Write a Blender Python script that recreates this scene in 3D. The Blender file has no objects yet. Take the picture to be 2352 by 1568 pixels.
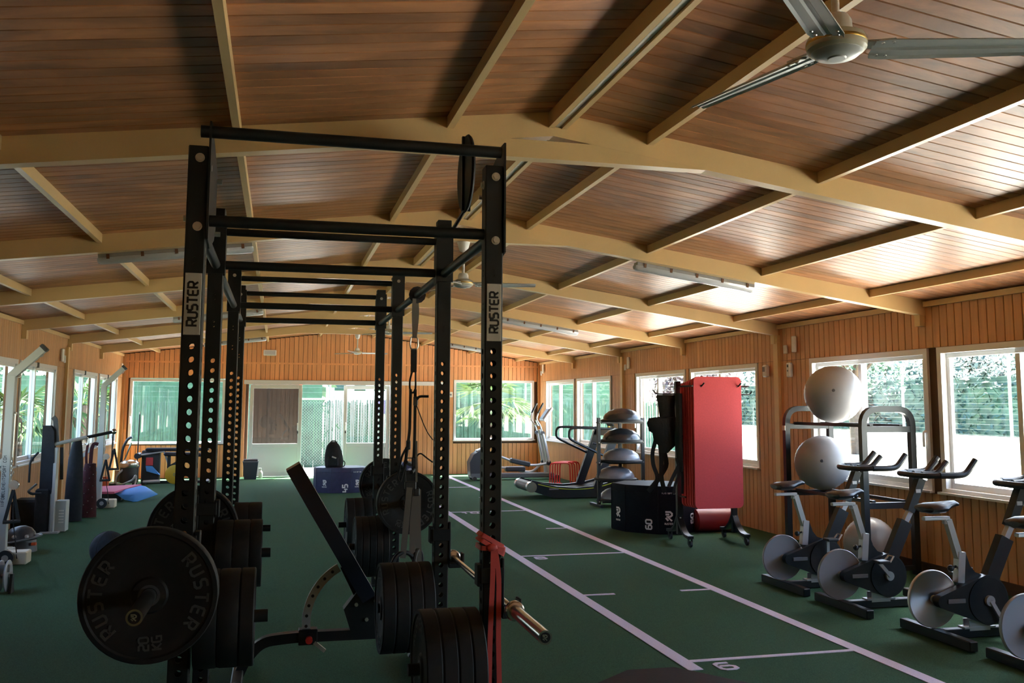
import bpy, bmesh, math, random
from mathutils import Vector, Matrix
PI = math.pi
rnd = random.Random(7)
SC = bpy.context.scene
COL = SC.collection

# ------------------------------------------------------------------ camera
cam_d = bpy.data.cameras.new('camera')
cam = bpy.data.objects.new('camera', cam_d)
COL.objects.link(cam)
SC.camera = cam
F_PX, YAW, PITCH, ROLL, CY = 2130.6, math.radians(14.088), math.radians(6.0285), math.radians(0.2192), 705.77
cam_d.sensor_fit = 'HORIZONTAL'
cam_d.sensor_width = 36.0
cam_d.lens = F_PX / 2352 * 36.0
cam_d.shift_y = -(784 - CY) / 2352
cam_d.clip_start = 0.05
cam_d.clip_end = 400
_r = Vector((math.cos(YAW), -math.sin(YAW), 0))
_f = Vector((math.sin(YAW) * math.cos(PITCH), math.cos(YAW) * math.cos(PITCH), math.sin(PITCH)))
_u = _r.cross(_f)
_r2 = _r * math.cos(ROLL) + _u * math.sin(ROLL)
_u2 = -_r * math.sin(ROLL) + _u * math.cos(ROLL)
cm = Matrix(((_r2.x, _u2.x, -_f.x, 0), (_r2.y, _u2.y, -_f.y, 0), (_r2.z, _u2.z, -_f.z, 1.52), (0, 0, 0, 1)))
cam.matrix_world = cm

# ------------------------------------------------------------------ light and exposure
SC.view_settings.view_transform = 'Standard'
SC.view_settings.look = 'None'
SC.view_settings.exposure = 2.45
SC.view_settings.gamma = 1.0
SC.view_settings.use_curve_mapping = False
cy = SC.cycles
cy.use_denoising = True
cy.max_bounces = 10
cy.diffuse_bounces = 6
cy.glossy_bounces = 4
cy.transmission_bounces = 4
cy.transparent_max_bounces = 24
cy.sample_clamp_indirect = 6.0
cy.caustics_reflective = False
cy.caustics_refractive = False

W = bpy.data.worlds.new('sky')
SC.world = W
W.use_nodes = True
wn = W.node_tree
wn.nodes.clear()
wo = wn.nodes.new('ShaderNodeOutputWorld')
wb = wn.nodes.new('ShaderNodeBackground')
wb.inputs['Strength'].default_value = 0.45
wk = wn.nodes.new('ShaderNodeTexSky')
wk.sky_type = 'NISHITA'
wk.sun_disc = False
wk.sun_elevation = math.radians(60)
wk.sun_rotation = math.radians(44)
wk.air_density = 1.0
wk.dust_density = 2.5
wk.ozone_density = 1.0
wn.links.new(wk.outputs['Color'], wb.inputs['Color'])
wn.links.new(wb.outputs['Background'], wo.inputs['Surface'])

sun_d = bpy.data.lights.new('sun', 'SUN')
sun_d.energy = 16.0
sun_d.angle = math.radians(0.55)
sun_d.color = (1.0, 0.95, 0.86)
sun = bpy.data.objects.new('sun', sun_d)
COL.objects.link(sun)
sun.location = (10, 30, 40)
sun.rotation_euler = Vector((0.68, 0.72, 1.72)).to_track_quat('Z', 'Y').to_euler()

def portal(name, loc, sx, sy, normal):
    d = bpy.data.lights.new(name, 'AREA')
    d.shape = 'RECTANGLE'
    d.size = sx
    d.size_y = sy
    d.cycles.is_portal = True
    o = bpy.data.objects.new(name, d)
    COL.objects.link(o)
    o.location = loc
    o.rotation_euler = Vector(normal).to_track_quat('-Z', 'Y').to_euler()
    return o

# ------------------------------------------------------------------ materials
def mat(name, col, rough=0.5, metal=0.0, spec=0.5, noise=None, bump=0.0, bscale=60, var=0.0, grain=None, coat=0.0, emit=None, rnd_amt=0.0):
    m = bpy.data.materials.new(name)
    m.use_nodes = True
    nt = m.node_tree
    b = nt.nodes['Principled BSDF']
    b.inputs['Base Color'].default_value = (*col, 1)
    b.inputs['Roughness'].default_value = rough
    b.inputs['Metallic'].default_value = metal
    b.inputs['Specular IOR Level'].default_value = spec
    if coat:
        b.inputs['Coat Weight'].default_value = coat
        b.inputs['Coat Roughness'].default_value = 0.15
    if emit:
        b.inputs['Emission Color'].default_value = (*emit[0], 1)
        b.inputs['Emission Strength'].default_value = emit[1]
    L = nt.links.new
    tc = nt.nodes.new('ShaderNodeTexCoord')
    src = None
    if noise or grain:
        mp = nt.nodes.new('ShaderNodeMapping')
        oi = nt.nodes.new('ShaderNodeObjectInfo')
        ad = nt.nodes.new('ShaderNodeVectorMath')
        ad.operation = 'SCALE'
        cb = nt.nodes.new('ShaderNodeCombineXYZ')
        for k in range(3):
            L(oi.outputs['Random'], cb.inputs[k])
        L(cb.outputs[0], ad.inputs[0])
        ad.inputs['Scale'].default_value = 37.0
        av = nt.nodes.new('ShaderNodeVectorMath')
        av.operation = 'ADD'
        L(tc.outputs['Object'], av.inputs[0])
        L(ad.outputs[0], av.inputs[1])
        L(av.outputs[0], mp.inputs['Vector'])
        mp.inputs['Scale'].default_value = grain if grain else (1, 1, 1)
        nz = nt.nodes.new('ShaderNodeTexNoise')
        nz.inputs['Scale'].default_value = noise if noise else 1.0
        nz.inputs['Detail'].default_value = 5
        nz.inputs['Roughness'].default_value = 0.6
        if grain:
            nz.inputs['Distortion'].default_value = 0.8
        L(mp.outputs[0], nz.inputs['Vector'])
        rp = nt.nodes.new('ShaderNodeMapRange')
        rp.inputs['From Min'].default_value = 0.3
        rp.inputs['From Max'].default_value = 0.7
        rp.inputs['To Min'].default_value = 1.0 - var
        rp.inputs['To Max'].default_value = 1.0 + var
        L(nz.outputs['Fac'], rp.inputs['Value'])
        val = rp.outputs[0]
        if rnd_amt:
            r2 = nt.nodes.new('ShaderNodeMapRange')
            r2.inputs['To Min'].default_value = 1.0 - rnd_amt
            r2.inputs['To Max'].default_value = 1.0 + rnd_amt
            L(oi.outputs['Random'], r2.inputs['Value'])
            mu = nt.nodes.new('ShaderNodeMath')
            mu.operation = 'MULTIPLY'
            L(val, mu.inputs[0])
            L(r2.outputs[0], mu.inputs[1])
            val = mu.outputs[0]
        mx = nt.nodes.new('ShaderNodeVectorMath')
        mx.operation = 'SCALE'
        mx.inputs[0].default_value = col
        L(val, mx.inputs['Scale'])
        L(mx.outputs[0], b.inputs['Base Color'])
        src = nz
    if bump:
        n2 = nt.nodes.new('ShaderNodeTexNoise')
        n2.inputs['Scale'].default_value = bscale
        n2.inputs['Detail'].default_value = 3
        L(tc.outputs['Object'], n2.inputs['Vector'])
        bp = nt.nodes.new('ShaderNodeBump')
        bp.inputs['Strength'].default_value = bump
        bp.inputs['Distance'].default_value = 0.01
        L(n2.outputs['Fac'], bp.inputs['Height'])
        L(bp.outputs[0], b.inputs['Normal'])
    return m

def glass_mat(name, tint, refl=0.07):
    m = bpy.data.materials.new(name)
    m.use_nodes = True
    nt = m.node_tree
    nt.nodes.clear()
    o = nt.nodes.new('ShaderNodeOutputMaterial')
    mx = nt.nodes.new('ShaderNodeMixShader')
    t = nt.nodes.new('ShaderNodeBsdfTransparent')
    t.inputs[0].default_value = (*tint, 1)
    g = nt.nodes.new('ShaderNodeBsdfGlossy')
    g.inputs['Roughness'].default_value = 0.02
    mx.inputs[0].default_value = refl
    nt.links.new(t.outputs[0], mx.inputs[1])
    nt.links.new(g.outputs[0], mx.inputs[2])
    nt.links.new(mx.outputs[0], o.inputs[0])
    return m

M = {}
M['ceil_wood'] = mat('varnished_ceiling_wood', (0.40, 0.172, 0.070), 0.36, spec=0.45, noise=1.0, grain=(1.5, 4.5, 4.5), var=0.46, rnd_amt=0.13)
M['wall_wood'] = mat('honey_pine_boards', (0.56, 0.285, 0.115), 0.42, noise=1.0, grain=(12, 12, 1.2), var=0.14, rnd_amt=0.08)
M['far_wood'] = mat('orange_pine_boards', (0.72, 0.335, 0.135), 0.42, noise=1.0, grain=(12, 12, 1.2), var=0.12, rnd_amt=0.08)
M['groove'] = mat('dark_groove_backing', (0.09, 0.042, 0.018), 0.8)
M['beam'] = mat('beige_painted_timber', (0.68, 0.47, 0.215), 0.30, noise=1.5, grain=(1, 1, 1), var=0.05)
M['turf'] = mat('green_turf', (0.060, 0.142, 0.074), 0.95, spec=0.15, noise=220, var=0.45, bump=0.9, bscale=420)
M['turf_white'] = mat('white_turf_line', (0.84, 0.80, 0.97), 0.95, spec=0.1, noise=150, var=0.12, bump=0.6, bscale=300)
M['white_frame'] = mat('white_window_frame', (0.74, 0.75, 0.76), 0.35)
M['white_panel'] = mat('white_door_panel', (0.72, 0.74, 0.74), 0.4)
M['glass'] = glass_mat('window_glass', (0.93, 0.96, 0.95))
M['glass_dark'] = glass_mat('double_reflecting_glass', (0.70, 0.72, 0.72), 0.14)
M['black_metal'] = mat('black_powder_coat', (0.011, 0.012, 0.012), 0.48, spec=0.35, noise=8, var=0.15)
M['black_rubber'] = mat('black_rubber', (0.010, 0.010, 0.011), 0.62, spec=0.35, noise=30, var=0.2)
M['grey_print'] = mat('grey_plate_lettering', (0.055, 0.055, 0.058), 0.6)
M['white_print'] = mat('white_print', (0.80, 0.80, 0.84), 0.6)
M['black_print'] = mat('black_print', (0.008, 0.008, 0.008), 0.5)
M['steel'] = mat('brushed_steel', (0.55, 0.54, 0.52), 0.28, 1.0)
M['chrome'] = mat('chrome', (0.62, 0.61, 0.59), 0.22, 1.0)
M['plate_metal'] = mat('brushed_name_plate', (0.50, 0.50, 0.46), 0.42, 0.3)
M['bolt'] = mat('zinc_bolt', (0.62, 0.60, 0.55), 0.35, 0.9)
M['red_rubber'] = mat('red_latex_band', (0.60, 0.075, 0.070), 0.55)
M['red_mat'] = mat('red_foam_mat', (0.74, 0.085, 0.10), 0.75, noise=60, var=0.05, bump=0.15, bscale=200)
M['red_dark'] = mat('dark_red_vinyl', (0.30, 0.018, 0.022), 0.5)
M['grey_web'] = mat('grey_webbing', (0.16, 0.14, 0.12), 0.8)
M['black_web'] = mat('black_webbing', (0.012, 0.012, 0.013), 0.8)
M['fan_grey'] = mat('grey_enamel_fan', (0.52, 0.53, 0.53), 0.32, 0.1)
M['fan_cream'] = mat('cream_fan_housing', (0.56, 0.53, 0.42), 0.35)
M['gold'] = mat('gold_trim', (0.55, 0.36, 0.10), 0.3, 0.9)
M['lamp_body'] = mat('grey_lamp_body', (0.36, 0.35, 0.34), 0.5)
M['lamp_cover'] = mat('clear_lamp_cover', (0.55, 0.56, 0.58), 0.18, coat=0.5)
M['rust'] = mat('rusty_clip', (0.16, 0.07, 0.03), 0.7)
M['white_plastic'] = mat('white_plastic', (0.74, 0.73, 0.69), 0.4)
M['dark_plastic'] = mat('dark_plastic', (0.03, 0.032, 0.035), 0.45)
M['grey_plastic'] = mat('grey_plastic', (0.17, 0.18, 0.20), 0.4)
M['charcoal'] = mat('charcoal_plastic', (0.055, 0.058, 0.07), 0.42)
M['silver_paint'] = mat('silver_paint', (0.50, 0.51, 0.53), 0.35, 0.5)
M['grey_paint'] = mat('grey_painted_steel', (0.44, 0.47, 0.47), 0.4, 0.1)
M['vinyl_box'] = mat('black_vinyl_box', (0.009, 0.009, 0.015), 0.6, spec=0.15, noise=20, var=0.2, bump=0.08, bscale=40)
M['navy_box'] = mat('navy_vinyl_box', (0.045, 0.045, 0.115), 0.45, noise=15, var=0.15)
M['ball_grey'] = mat('silver_grey_ball', (0.29, 0.28, 0.29), 0.36, noise=4, var=0.04)
M['bosu_dark'] = mat('black_bosu_dome', (0.020, 0.021, 0.024), 0.25)
M['bosu_grey'] = mat('grey_bosu_dome', (0.17, 0.17, 0.19), 0.3, noise=8, var=0.12)
M['seat_vinyl'] = mat('navy_black_saddle', (0.012, 0.014, 0.024), 0.38)
M['bike_black'] = mat('satin_black_frame', (0.013, 0.015, 0.018), 0.38)
M['flywheel'] = mat('grey_flywheel', (0.32, 0.33, 0.37), 0.42, 0.35)
M['flywheel_steel'] = mat('turned_steel_flywheel', (0.60, 0.60, 0.62), 0.26, 1.0)
M['blue_mat'] = mat('blue_foam_mat', (0.09, 0.36, 0.90), 0.7)
M['pink_mat'] = mat('pink_foam_mat', (0.72, 0.16, 0.33), 0.7)
M['orange'] = mat('orange_plastic', (0.62, 0.10, 0.03), 0.5)
M['yellow'] = mat('yellow_disc', (0.62, 0.40, 0.03), 0.5)
M['maroon'] = mat('maroon_fabric', (0.055, 0.007, 0.010), 0.85, noise=25, var=0.35)
M['black_cloth'] = mat('black_cloth', (0.012, 0.012, 0.014), 0.85, noise=20, var=0.3, bump=0.3, bscale=40)
M['navy_cloth'] = mat('dark_grey_cloth', (0.012, 0.013, 0.018), 0.85, noise=18, var=0.25, bump=0.3, bscale=40)
M['lime'] = mat('lime_stripe', (0.42, 0.50, 0.05), 0.5)
M['red_paint'] = mat('red_painted_tube', (0.62, 0.035, 0.030), 0.4)
M['cream_box'] = mat('cream_plastic', (0.60, 0.55, 0.42), 0.5)
M['reed'] = mat('dry_reed', (0.028, 0.075, 0.052), 0.9, noise=6, var=0.35)
M['leaf'] = mat('leaf_green', (0.024, 0.085, 0.042), 0.6, noise=3, var=0.35)
M['leaf_dark'] = mat('dark_leaf', (0.014, 0.055, 0.045), 0.6, noise=3, var=0.35)
M['leaf_palm'] = mat('palm_green', (0.075, 0.15, 0.03), 0.5, noise=3, var=0.2)
M['leaf_purple'] = mat('purple_leaf', (0.035, 0.018, 0.022), 0.6, noise=3, var=0.35)
M['bark'] = mat('bark', (0.07, 0.05, 0.04), 0.9, noise=10, var=0.3)
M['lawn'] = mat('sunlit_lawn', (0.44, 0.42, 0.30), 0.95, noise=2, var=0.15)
M['paving'] = mat('pale_concrete', (0.55, 0.53, 0.50), 0.9, noise=5, var=0.06)
M['bounce_ground'] = mat('pale_bounce_ground', (0.66, 0.63, 0.57), 0.9, noise=3, var=0.06)
M['dim_ground'] = mat('shade_toned_ground', (0.17, 0.16, 0.11), 0.95, noise=3, var=0.2)
M['wire'] = mat('galvanised_wire', (0.20, 0.24, 0.22), 0.6, 0.3)
M['house_white'] = mat('white_render', (0.72, 0.70, 0.68), 0.8)
M['house_purple'] = mat('mauve_sign', (0.12, 0.09, 0.20), 0.6)
M['roof_ext'] = mat('roof_sheet', (0.30, 0.26, 0.22), 0.8)
M['reflected_brown'] = mat('brown_reflection', (0.050, 0.034, 0.022), 0.6, noise=1.0, grain=(10, 10, 1), var=0.2)

_fs = M['flywheel_steel'].node_tree
_tg = _fs.nodes.new('ShaderNodeTangent')
_tg.direction_type = 'RADIAL'
_tg.axis = 'Y'
_b = _fs.nodes['Principled BSDF']
_b.inputs['Anisotropic'].default_value = 0.92
_b.inputs['Roughness'].default_value = 0.36
_fs.links.new(_tg.outputs[0], _b.inputs['Tangent'])

# ------------------------------------------------------------------ mesh helpers
class MB:
    def __init__(s):
        s.v = []
        s.f = []
    def add(s, vs, fs, T=None):
        n = len(s.v)
        if T is not None:
            vs = [T @ Vector(v) for v in vs]
        s.v.extend([tuple(v) for v in vs])
        s.f.extend([[i + n for i in q] for q in fs])
        return s
    def box(s, c, d, T=None, R=None):
        x, y, z = d[0] / 2, d[1] / 2, d[2] / 2
        vs = [Vector((a * x, b * y, e * z)) for a in (-1, 1) for b in (-1, 1) for e in (-1, 1)]
        if R is not None:
            vs = [R @ v for v in vs]
        vs = [v + Vector(c) for v in vs]
        return s.add(vs, [(0, 1, 3, 2), (4, 6, 7, 5), (0, 4, 5, 1), (2, 3, 7, 6), (0, 2, 6, 4), (1, 5, 7, 3)], T)
    def bbox(s, c, d, b=0.01, R=None, T=None):
        # box with chamfered edges
        hx, hy, hz = d[0] / 2, d[1] / 2, d[2] / 2
        b = min(b, hx * .95, hy * .95, hz * .95)
        vs = []
        idx = {}
        for sx in (-1, 1):
            for sy in (-1, 1):
                for sz in (-1, 1):
                    for ax in range(3):
                        p = [sx * (hx - b), sy * (hy - b), sz * (hz - b)]
                        p[ax] = (sx * hx, sy * hy, sz * hz)[ax]
                        idx[(sx, sy, sz, ax)] = len(vs)
                        vs.append(Vector(p))
        fs = []
        for ax in range(3):
            o = [a for a in range(3) if a != ax]
            for sg in (-1, 1):
                q = []
                for (p0, p1) in ((-1, -1), (1, -1), (1, 1), (-1, 1)):
                    t = [0, 0, 0]
                    t[ax] = sg
                    t[o[0]] = p0
                    t[o[1]] = p1
                    q.append(idx[(t[0], t[1], t[2], ax)])
                fs.append(q if (sg > 0) == (ax != 1) else q[::-1])
        for ax in range(3):
            o = [a for a in range(3) if a != ax]
            for s0 in (-1, 1):
                for s1 in (-1, 1):
                    t0 = [0, 0, 0]; t1 = [0, 0, 0]
                    t0[ax] = -1; t1[ax] = 1
                    for t in (t0, t1):
                        t[o[0]] = s0; t[o[1]] = s1
                    fs.append([idx[(*t0, o[0])], idx[(*t1, o[0])], idx[(*t1, o[1])], idx[(*t0, o[1])]])
        for sx in (-1, 1):
            for sy in (-1, 1):
                for sz in (-1, 1):
                    fs.append([idx[(sx, sy, sz, a)] for a in range(3)])
        if R is not None:
            vs = [R @ v for v in vs]
        vs = [v + Vector(c) for v in vs]
        return s.add(vs, fs, T)
    def sweep(s, path, prof, closed=False, up=None, caps=True, T=None, scales=None):
        P = [Vector(p) for p in path]
        n = len(P)
        k = len(prof)
        tang = []
        for i in range(n):
            if closed:
                t = (P[(i + 1) % n] - P[i]).normalized() + (P[i] - P[i - 1]).normalized()
            elif i == 0:
                t = P[1] - P[0]
            elif i == n - 1:
                t = P[-1] - P[-2]
            else:
                t = (P[i + 1] - P[i]).normalized() + (P[i] - P[i - 1]).normalized()
            if t.length < 1e-9:
                t = Vector((0, 0, 1))
            tang.append(t.normalized())
        u = Vector(up) if up else (Vector((0, 0, 1)) if abs(tang[0].z) < 0.9 else Vector((0, 1, 0)))
        vs = []
        for i in range(n):
            t = tang[i]
            u = (u - t * u.dot(t))
            u = u.normalized() if u.length > 1e-6 else t.orthogonal().normalized()
            w = t.cross(u)
            m = 1.0
            if 0 < i < n - 1 or closed:
                c = t.dot((P[i] - P[i - 1]).normalized())
                m = 1.0 / max(0.5, c)
            sc = scales[i] if scales else 1.0
            for (a, b) in prof:
                vs.append(P[i] + w * a * sc * (m if abs(m - 1) > 1e-4 and False else 1) + u * b * sc)
        fs = []
        r = n if closed else n - 1
        for i in range(r):
            j = (i + 1) % n
            for q in range(k):
                q2 = (q + 1) % k
                fs.append([i * k + q, i * k + q2, j * k + q2, j * k + q])
        if caps and not closed:
            fs.append(list(range(k))[::-1])
            fs.append([(n - 1) * k + q for q in range(k)])
        return s.add(vs, fs, T)
    def tube(s, path, r, n=10, closed=False, up=None, T=None, scales=None):
        return s.sweep(path, [(r * math.cos(2 * PI * i / n), r * math.sin(2 * PI * i / n)) for i in range(n)], closed, up, True, T, scales)
    def bar(s, path, w, h, up=None, closed=False, T=None):
        return s.sweep(path, [(-w / 2, -h / 2), (w / 2, -h / 2), (w / 2, h / 2), (-w / 2, h / 2)], closed, up, True, T)
    def cyl(s, a, b, r, n=16, r2=None):
        a = Vector(a); b = Vector(b)
        return s.tube([a, b], r, n, scales=[1.0, (r2 / r) if r2 is not None else 1.0])
    def lathe(s, prof, n=24, T=None, c=(0, 0, 0)):
        vs = []
        for (r, z) in prof:
            for i in range(n):
                a = 2 * PI * i / n
                vs.append((c[0] + r * math.cos(a), c[1] + r * math.sin(a), c[2] + z))
        fs = []
        for j in range(len(prof) - 1):
            for i in range(n):
                i2 = (i + 1) % n
                fs.append([j * n + i, j * n + i2, (j + 1) * n + i2, (j + 1) * n + i])
        if prof[0][0] > 1e-5:
            fs.append([i for i in range(n)][::-1])
        if prof[-1][0] > 1e-5:
            fs.append([(len(prof) - 1) * n + i for i in range(n)])
        return s.add(vs, fs, T)
    def prism(s, poly, a, b, T=None):
        # polygon in local XY extruded from z=a to z=b
        n = len(poly)
        vs = [(x, y, a) for x, y in poly] + [(x, y, b) for x, y in poly]
        fs = [list(range(n))[::-1], list(range(n, 2 * n))]
        for i in range(n):
            j = (i + 1) % n
            fs.append([i, j, n + j, n + i])
        return s.add(vs, fs, T)
    def sphere(s, c, r, nu=24, nv=14, sc=(1, 1, 1), T=None):
        vs = [(c[0], c[1], c[2] - r * sc[2])]
        for j in range(1, nv):
            a = -PI / 2 + PI * j / nv
            for i in range(nu):
                t = 2 * PI * i / nu
                vs.append((c[0] + r * sc[0] * math.cos(a) * math.cos(t), c[1] + r * sc[1] * math.cos(a) * math.sin(t), c[2] + r * sc[2] * math.sin(a)))
        vs.append((c[0], c[1], c[2] + r * sc[2]))
        fs = []
        for i in range(nu):
            fs.append([0, 1 + (i + 1) % nu, 1 + i])
        for j in range(nv - 2):
            for i in range(nu):
                a = 1 + j * nu + i; b = 1 + j * nu + (i + 1) % nu
                fs.append([a, b, b + nu, a + nu])
        t = len(vs) - 1
        o = 1 + (nv - 2) * nu
        for i in range(nu):
            fs.append([o + i, o + (i + 1) % nu, t])
        return s.add(vs, fs, T)
    def loft(s, rings, caps=True, T=None):
        k = len(rings[0])
        vs = [p for r in rings for p in r]
        fs = []
        for i in range(len(rings) - 1):
            for q in range(k):
                q2 = (q + 1) % k
                fs.append([i * k + q, i * k + q2, (i + 1) * k + q2, (i + 1) * k + q])
        if caps:
            fs.append(list(range(k))[::-1])
            fs.append([(len(rings) - 1) * k + q for q in range(k)])
        return s.add(vs, fs, T)
    def ribbon(s, pts, w, t, T=None, closed=False):
        # flat stroke in XY with mitred corners, thickness t
        P = [Vector((p[0], p[1])) for p in pts]
        n = len(P)
        Lp = []; Rp = []
        for i in range(n):
            if closed or 0 < i < n - 1:
                d0 = (P[i] - P[i - 1]).normalized(); d1 = (P[(i + 1) % n] - P[i]).normalized()
            elif i == 0:
                d0 = d1 = (P[1] - P[0]).normalized()
            else:
                d0 = d1 = (P[-1] - P[-2]).normalized()
            n0 = Vector((-d0.y, d0.x)); n1 = Vector((-d1.y, d1.x))
            m = n0 + n1
            m = m / max(0.4, m.dot(n0)) if m.length > 1e-6 else n0
            Lp.append(P[i] + m * w / 2); Rp.append(P[i] - m * w / 2)
        vs = []
        for i in range(n):
            vs += [(Lp[i].x, Lp[i].y, 0), (Rp[i].x, Rp[i].y, 0), (Lp[i].x, Lp[i].y, t), (Rp[i].x, Rp[i].y, t)]
        fs = []
        for i in range(n if closed else n - 1):
            a = 4 * i; b = 4 * ((i + 1) % n)
            fs += [[a + 2, a + 3, b + 3, b + 2], [a, b, b + 1, a + 1], [a, a + 2, b + 2, b], [a + 1, b + 1, b + 3, a + 3]]
        if not closed:
            fs += [[0, 1, 3, 2], [4 * n - 4, 4 * n - 2, 4 * n - 1, 4 * n - 3]]
        return s.add(vs, fs, T)
    def mesh(s, name, m, o=None):
        me = bpy.data.meshes.new(name)
        vs = s.v if o is None else [(a - o[0], b - o[1], c - o[2]) for a, b, c in s.v]
        me.from_pydata(vs, [], s.f)
        bm = bmesh.new()
        bm.from_mesh(me)
        bmesh.ops.recalc_face_normals(bm, faces=bm.faces)
        bm.to_mesh(me)
        bm.free()
        me.polygons.foreach_set('use_smooth', [True] * len(me.polygons))
        me.set_sharp_from_angle(angle=math.radians(32))
        me.materials.append(m if not isinstance(m, str) else M[m])
        return me
    def build(s, name, m, parent=None, o=None):
        if o is None and parent is not None and parent.get('world_built'):
            o = parent.get('world_built')
        ob = bpy.data.objects.new(name, s.mesh(name, m, o))
        COL.objects.link(ob)
        if parent is not None:
            ob.parent = parent
            if parent.get('world_built'):
                ob['world_built'] = parent['world_built']
        return ob

def tag(o, label=None, cat=None, group=None, kind=None):
    if label: o['label'] = label
    if cat: o['category'] = cat
    if group: o['group'] = group
    if kind: o['kind'] = kind
    return o

def thing(name, label, cat, loc=(0, 0, 0), rz=0.0, group=None, world=False):
    o = bpy.data.objects.new(name, None)
    COL.objects.link(o)
    o.empty_display_size = 0.1
    o.location = loc
    o.rotation_euler = (0, 0, rz)
    if world:
        o['world_built'] = list(loc)
    return tag(o, label, cat, group)

def inst(me, name, parent=None, loc=(0, 0, 0), rot=None):
    ob = bpy.data.objects.new(name, me)
    COL.objects.link(ob)
    ob.location = loc
    if rot: ob.rotation_euler = rot
    if parent is not None: ob.parent = parent
    return ob

def copy_tree(o, parent=None):
    c = o.copy()
    COL.objects.link(c)
    if parent is not None: c.parent = parent
    for ch in list(o.children):
        copy_tree(ch, c)
    return c

def struct(o):
    o['kind'] = 'structure'
    return o

def TM(loc=(0, 0, 0), x=(1, 0, 0), y=(0, 1, 0)):
    # local frame: x,y given as world directions
    X = Vector(x).normalized(); Y = Vector(y).normalized(); Z = X.cross(Y)
    return Matrix(((X.x, Y.x, Z.x, loc[0]), (X.y, Y.y, Z.y, loc[1]), (X.z, Y.z, Z.z, loc[2]), (0, 0, 0, 1)))

def arc(c, r, a0, a1, n, plane='xz', h=0.0):
    out = []
    for i in range(n + 1):
        a = a0 + (a1 - a0) * i / n
        p, q = c[0] + r * math.cos(a), c[1] + r * math.sin(a)
        out.append({'xz': (p, h, q), 'yz': (h, p, q), 'xy': (p, q, h)}[plane])
    return out

def fillet(pts, r, n=4):
    # round the inner corners of a polyline
    P = [Vector(p) for p in pts]
    out = [P[0]]
    for i in range(1, len(P) - 1):
        a = P[i - 1] - P[i]; b = P[i + 1] - P[i]
        rr = min(r, a.length * .49, b.length * .49)
        p0 = P[i] + a.normalized() * rr; p1 = P[i] + b.normalized() * rr
        for k in range(n + 1):
            t = k / n
            out.append(p0 * (1 - t) ** 2 + P[i] * 2 * t * (1 - t) + p1 * t * t)
    out.append(P[-1])
    return out

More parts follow.
